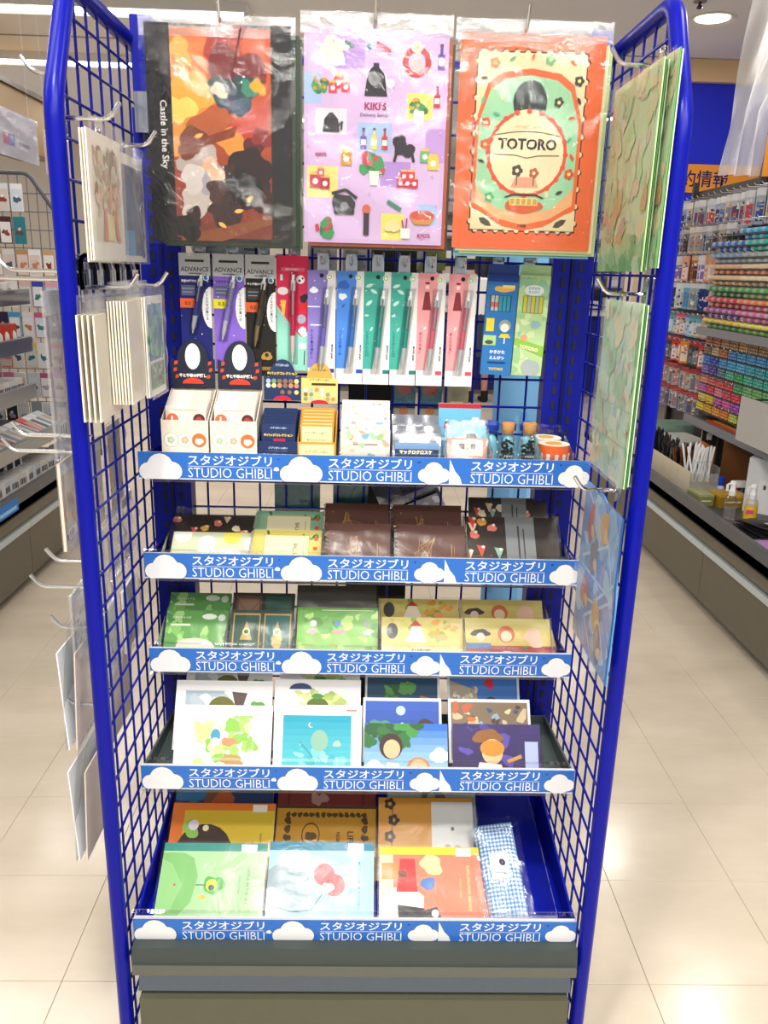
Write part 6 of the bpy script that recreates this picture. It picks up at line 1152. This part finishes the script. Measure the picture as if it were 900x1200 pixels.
t = thing('cable', 'black headphone cable loop lying by the white boxed set', 'cable', (1.70, 3.16, TRZ + .012)); m = M(); m.tube([(.05 * cos(q), .03 * sin(q), .01 * sin(2 * q)) for q in [i * .4 for i in range(14)]], .002, 6, '#1a1a1c'); mk('cord', m, SATIN, t, smooth=True)
for k in range(5):
    t = thing('black_pouch', 'black film pouch lying on the right tray, %s of the pile from the bottom' % ORD[k], 'pouch', (1.59 + .008 * k, 3.07 + .02 * (k % 2), TRZ + .004 + .011 * k), (0, 0, R(-8 + 7 * k)), group='black pouches in a pile')
    m = M(); g = lambda u, v: ((u - .5) * .15, (v - .5) * .19, .008 * sin(pi * u) * sin(pi * v) + .001 * sin(14 * u + 9 * v)); m.grid(g, 8, 8, '#1c1c20'); m.box(-.075, .075, -.095, .095, -.003, 0, '#202024'); mk('pouch', m, GLOSS, t, smooth=True); m = M(); m.box(-.04, .04, -.08, .0, .0095, .0105, '#8a8c94' if k < 4 else '#c8c4c8'); mk('sticker', m, PRINT, t)
t = thing('purple_bag', 'clear bag with a lilac label lying at the near right edge', 'bag', (1.55, 2.885, TRZ + .003), (0, 0, R(12))); m = M(); m.box(-.07, .07, -.1, .1, 0, .012, '#d8d4dc'); mk('bag', m, MILKY, t); m = M(); m.box(-.05, .04, -.02, .08, .0125, .0135, '#b48ac0'); mk('paper_label', m, PRINT, t)

# signs on the blue wall and the near header
t = thing('wall_sign', 'orange sign lettered 予約情報 on the blue wall', 'sign', (2.34, 6.09, 1.975)); m = M(); m.box(-.42, .5, 0, .01, 0, .185, '#f0982a'); mk('board', m, SATIN, t); a = Art(.46, .185, x0=-.29, y=0); a.text('予約情報', .5, .5, .24, '#101a5c', .012, fit=.98); mk('lettering', a, PRINT, t)
t = thing('header_sign', 'orange header sign lettered 配 at the right edge over the packs', 'sign', (1.98, 4.1, 1.87), (0, 0, R(-8))); m = M(); m.box(-.13, .5, 0, .012, 0, .18, '#f0982a'); mk('board', m, SATIN, t); a = Art(.13, .14, x0=-.07, z0=.02, y=0); a.text('配', .5, .5, .85, '#101a5c', .012); mk('lettering', a, PRINT, t)
t = thing('wall_cabinet', 'white shelving with small signs below the orange 予約情報 sign', 'shelving', (2.3, 5.98, 0)); m = M(); m.box(-.35, 1.2, 0, .1, 0, 1.9, '#cfc8c0'); mk('body', m, STEEL, t)
for k in range(8): m = M(); m.box(-.35, 1.2, -.12, 0, .3 + .2 * k, .315 + .2 * k, '#8a7f7c'); mk('shelf', m, STEEL, t)
m = M(); m.box(-.3, .3, -.13, -.12, 1.82, 1.9, '#e9ecef'); m.box(-.1, -.02, -.135, -.13, 1.83, 1.89, '#2c4ac0'); m.box(.06, .14, -.135, -.13, 1.83, 1.89, '#2c6ac0'); mk('sign_strip', m, PRINT, t)
# plastic sheet
t = thing('plastic_sheet', 'translucent plastic dust sheet hanging from the ceiling above the right gondola', 'plastic sheet', (0, 4.2, 0)); g = M()
def shf(u, v):
    z = 1.88 + .92 * v; xl = 1.70 + .04 * v  + (.0 if v > .25 else -.10 * (.25 - v)); xr = 1.87 + (.7 * max(0, v - .3) ** 1.1)
    return (xl + (xr - xl) * u, .035 * sin(16 * u + 3 * v) + .01 * sin(31 * u - 9 * v), z)
g.grid(shf, 26, 26, '#ffffff'); mk('sheet', g, SHEET, t, smooth=True)

# ---------------------------------------------------------------- LEFT gondola goods
t = thing('shelf_back_panel', 'white back panel behind the left gondola goods', 'panel', (0, 0, 0)); m = M(); m.box(-2.12, -2.06, 2.2, 4.42, 1.3, 2.0, '#b8b4b4'); mk('panel', m, STEEL, t); mk('gap_shade_panel', M().box(-2.12, -2.06, 2.2, 4.42, .42, 1.3, '#2c282a'), STEEL, t)  # lower half coloured dark to stand for shade in the gaps between shelves
LS = [(.605, 4.32), (.835, 3.78), (1.045, 3.78), (1.25, 3.8)]
for i, (z, ye) in enumerate(LS):
    t = thing('display_shelf', 'grey fronted shelf on the left gondola, %s up from the tray' % ORD[i], 'shelf', (0, 0, 0), group='left gondola shelves'); m = M(); m.box(-2.06, -1.53, 2.3, ye, z - .03, z - .02, '#3a3a3e'); mk('board', m, STEEL, t); m = M(); m.box(-1.53, -1.51, 2.3, ye, z - .04, z + .025, '#86888e'); mk('price_rail', m, SATIN, t); m = M(); m.box(-1.508, -1.5075, 2.3, ye, z - .038, z + .023); mk('clear_cover', m, CLEAR, t)
# end wire panel
t = thing('wire_end_panel', 'dark grey wire grid end panel of the left gondola', 'wire panel', (0, 4.4, 0)); m = M(); m.tube(path_round([(-2.1, 0, 1.813), (-1.70, 0, 1.813), (-1.57, 0, 1.62), (-1.53, 0, 1.50), (-1.53, 0, .42)], .03), .011, 10, '#55585e'); mk('frame', m, SATIN, t, smooth=True)
for k in range(12): x = -1.575 - .045 * k; m = M(); m.tube([(x, 0, .45), (x, 0, 1.81 if x < -1.70 else 1.62 + (-1.57 - x) * 1.45)], .0025, 4, '#6a6d74'); mk('wire', m, SATIN, t)
for k in range(15): z = .5 + .087 * k; m = M(); m.tube([(-1.53 if z < 1.5 else -1.6, -.003, z), (-2.1, -.003, z)], .0025, 4, '#6a6d74'); mk('wire', m, SATIN, t)
# goods hanging on the end panel
rg = random.Random(21)
LW = [['#e9e6ea', '#e3e6ea', '#ebe8e4', '#e0e3e6'], ['#2a7a8a', '#4a1c1c', '#d8d4d0', '#1f4a52', '#4a2020'], ['#c8a078', '#dcd8d8', '#b88a5a', '#e9e9ec'], ['#3a48a8', '#e0a0b0', '#e6e2de', '#d8b8a8'], ['#dfdde0', '#c05a7a', '#3a2c44', '#4a9ac8'], ['#e9e4dc', '#e3c860', '#e6e3e8', '#d8606a'], ['#d88ab0', '#e6e2e6', '#c8ccd6', '#b05a88'], ['#d8dad8', '#3a3c40', '#e0ddd8', '#9aa4ac']]
for r, cols in enumerate(LW):
    z = 1.76 - .155 * r
    for k in range(8):
        x = -2.02 + .066 * k
        if z > 1.6 and x > -1.72: continue
        c = cols[(k + r) % len(cols)]; t = thing('hanging_pack', 'small hanging pack on the left end grid, %s row down, %s from the wall' % (ORD[r], ORD[k]), 'pack', (x, 4.375 - .01 * (k % 2), z - .13), (0, 0, R(rg.uniform(-6, 6))), group='packs on the left end grid')
        m = M(); m.box(-.029, .029, 0, .006, 0, .13, c); mk('card', m, CARD, t); a = Art(.058, .13); a.rect(.06, .04, .94, .8, rg.choice(['#e9e6e4', '#cfd6dc', c, '#d8c8c0'])); a.blob(.5, .42, .28, rg.choice(['#8a3c34', '#4a5a7a', '#c87a5a', '#5a4a48', '#b8a0b8', '#3a7a88']), k + r * 9, jag=.5); a.ell(.5, .55, .14, rg.choice(['#f0e8dc', '#e3b8a0', '#dfe6ea'])); mk('print', a, PRINT, t)
# banners above
for i, (y0, y1, z0, z1, c) in enumerate(((3.5, 4.62, 1.87, 2.08, '#cfcce0'), (4.72, 5.1, 1.84, 2.06, '#dccad4'))):
    t = thing('header_card', ('large pale lilac' if i == 0 else 'small pinkish') + ' plastic header card above the left gondola', 'header card', (-1.72, y0, z0), (0, 0, R(90 if i == 0 else 90))); m = M(); m.box(0, y1 - y0, 0, .004, 0, z1 - z0, c); mk('card', m, CARD, t)
    a = Art(y1 - y0, z1 - z0, x0=0); a.rect(.0, 0, 1, 1, c); a.rect(.62, .25, .74, .5, '#5a78d8'); a.rect(.62, .25, .68, .5, '#d85a8a'); a.rect(.78, .3, .9, .38, '#8a84b8'); mk('print', a, PRINT, t); sleeve_ = M(); sleeve_.grid(lambda u, v: (u * (y1 - y0), -.006 - .004 * sin(17 * u + 5 * v) * sin(8 * v), v * (z1 - z0)), 20, 8, '#ffffff'); mk('film', sleeve_, MILKY, t, smooth=True)
    for q in (.08, .92): mk('cord', M().tube([((y1 - y0) * q, .002, z1 - z0 - .01), ((y1 - y0) * q, .002, 2.8 - z0)], .0008, 4, '#d8d8dc'), SATIN, t)
# goods on left shelves
def row_goods(z, ya, yb, n, maker, lab, cat, name, group, x=-1.6, dx=.0):
    for k in range(n):
        y = ya + (yb - ya) * (k + .5) / n; t = thing(name, lab % ORD[k], cat, (x + dx * (k % 3), y, z), (0, 0, R(rg.uniform(-8, 8))), group=group); maker(t, k)
def mk_red(t, k):
    m = M(); m.box(-.04, .04, -.035, .035, 0, .10, '#c8321e'); mk('carton', m, CARD, t); m = M(); m.lathe([(.012, .012), (.016, .03), (.014, .06), (.006, .072)], 10, (.036, 0, 0), '#e9e6e2'); mk('white_oval', m, PRINT, t, smooth=True); m = M(); m.box(.0402, .041, -.03, .03, .0, .012, '#2a1410'); mk('base_print', m, PRINT, t)
def mk_white(t, k):
    c = ['#ecebea', '#e0e3e6', '#e9e0d8'][k % 3]; m = M(); m.box(-.05, .04, -.03, .03, 0, .07, c); mk('carton', m, CARD, t)
    m = M(); [m.box(.0402, .041, -.02 + .014 * j, -.012 + .014 * j, .02, .045, ['#2a2a30', '#8a5a4a', '#4a6a8a'][(j + k) % 3]) for j in range(4)]; mk('prints', m, PRINT, t)
def mk_flat(t, k):
    c = ['#e3e3e6', '#cfd6da', '#e9e6dc', '#d0555a', '#dfe3e8'][k % 5]; t.rotation_euler = (0, R(22), t.rotation_euler[2]); m = M(); m.box(-.10, .06, -.034, .034, .012, .018, c); mk('packet', m, CARD, t); m = M(); m.box(-.06, .03, -.02, .02, .0181, .0188, ['#8a9098', '#b8a898', '#5a6068'][k % 3]); mk('print', m, PRINT, t)
row_goods(1.25 - .018, 3.2, 3.75, 6, mk_white, 'white box on the highest left shelf, %s from the near end', 'box', 'small_box', 'white boxes high on the left')
row_goods(1.045 - .018, 3.2, 3.75, 8, mk_red, 'red carton with white oval on the left gondola, %s from the near end', 'box', 'red_carton', 'red cartons on the left')
row_goods(.835 - .018, 3.15, 3.76, 9, mk_white, 'small white box on the middle left shelf, %s from the near end', 'box', 'small_box', 'white boxes in the middle on the left')
row_goods(.605 - .014, 3.05, 4.28, 17, mk_flat, 'flat packet on the lowest left shelf, %s from the near end', 'packet', 'flat_packet', 'flat packets on the left', x=-1.63)
row_goods(TRZ + .002, 3.1, 4.36, 15, mk_white, 'white carton in the left tray, %s from the near end', 'box', 'small_box', 'white boxes in the left tray', x=-1.56)
row_goods(TRZ + .002, 3.25, 3.95, 8, mk_flat, 'flat pale packet leaning in the left tray behind the cartons, %s from the near end', 'packet', 'flat_packet', 'flat packets in the left tray', x=-1.70)
for i, (y0, c) in enumerate(((3.62, '#e9e9eb'), (3.70, '#e3e6ea'), (3.28, '#a8c8d0'))):
    boxo('display_card', 'upright %s header card in the left tray, %s from the near end' % (('white', 'white', 'pale teal')[i], ORD[(1, 2, 0)[i]]), 'card', -1.60, y0, TRZ, .006, .07, .15 if i < 2 else .06, c, lambda t, sx, sy, sz: [mk('print', M().box(.0032, .004, -.02, .02, sz * .3, sz * .7, '#26262c'), PRINT, t)], -15)
m = M(); m.box(-1.442, -1.437, 3.0, 3.30, .40, .455, '#1f74c8'); m.box(-1.4368, -1.4362, 3.12, 3.28, .41, .425, '#8ac4f0'); tag(mk('price_label', m, PRINT), 'bright blue shelf label on the edge of the left tray', 'label')
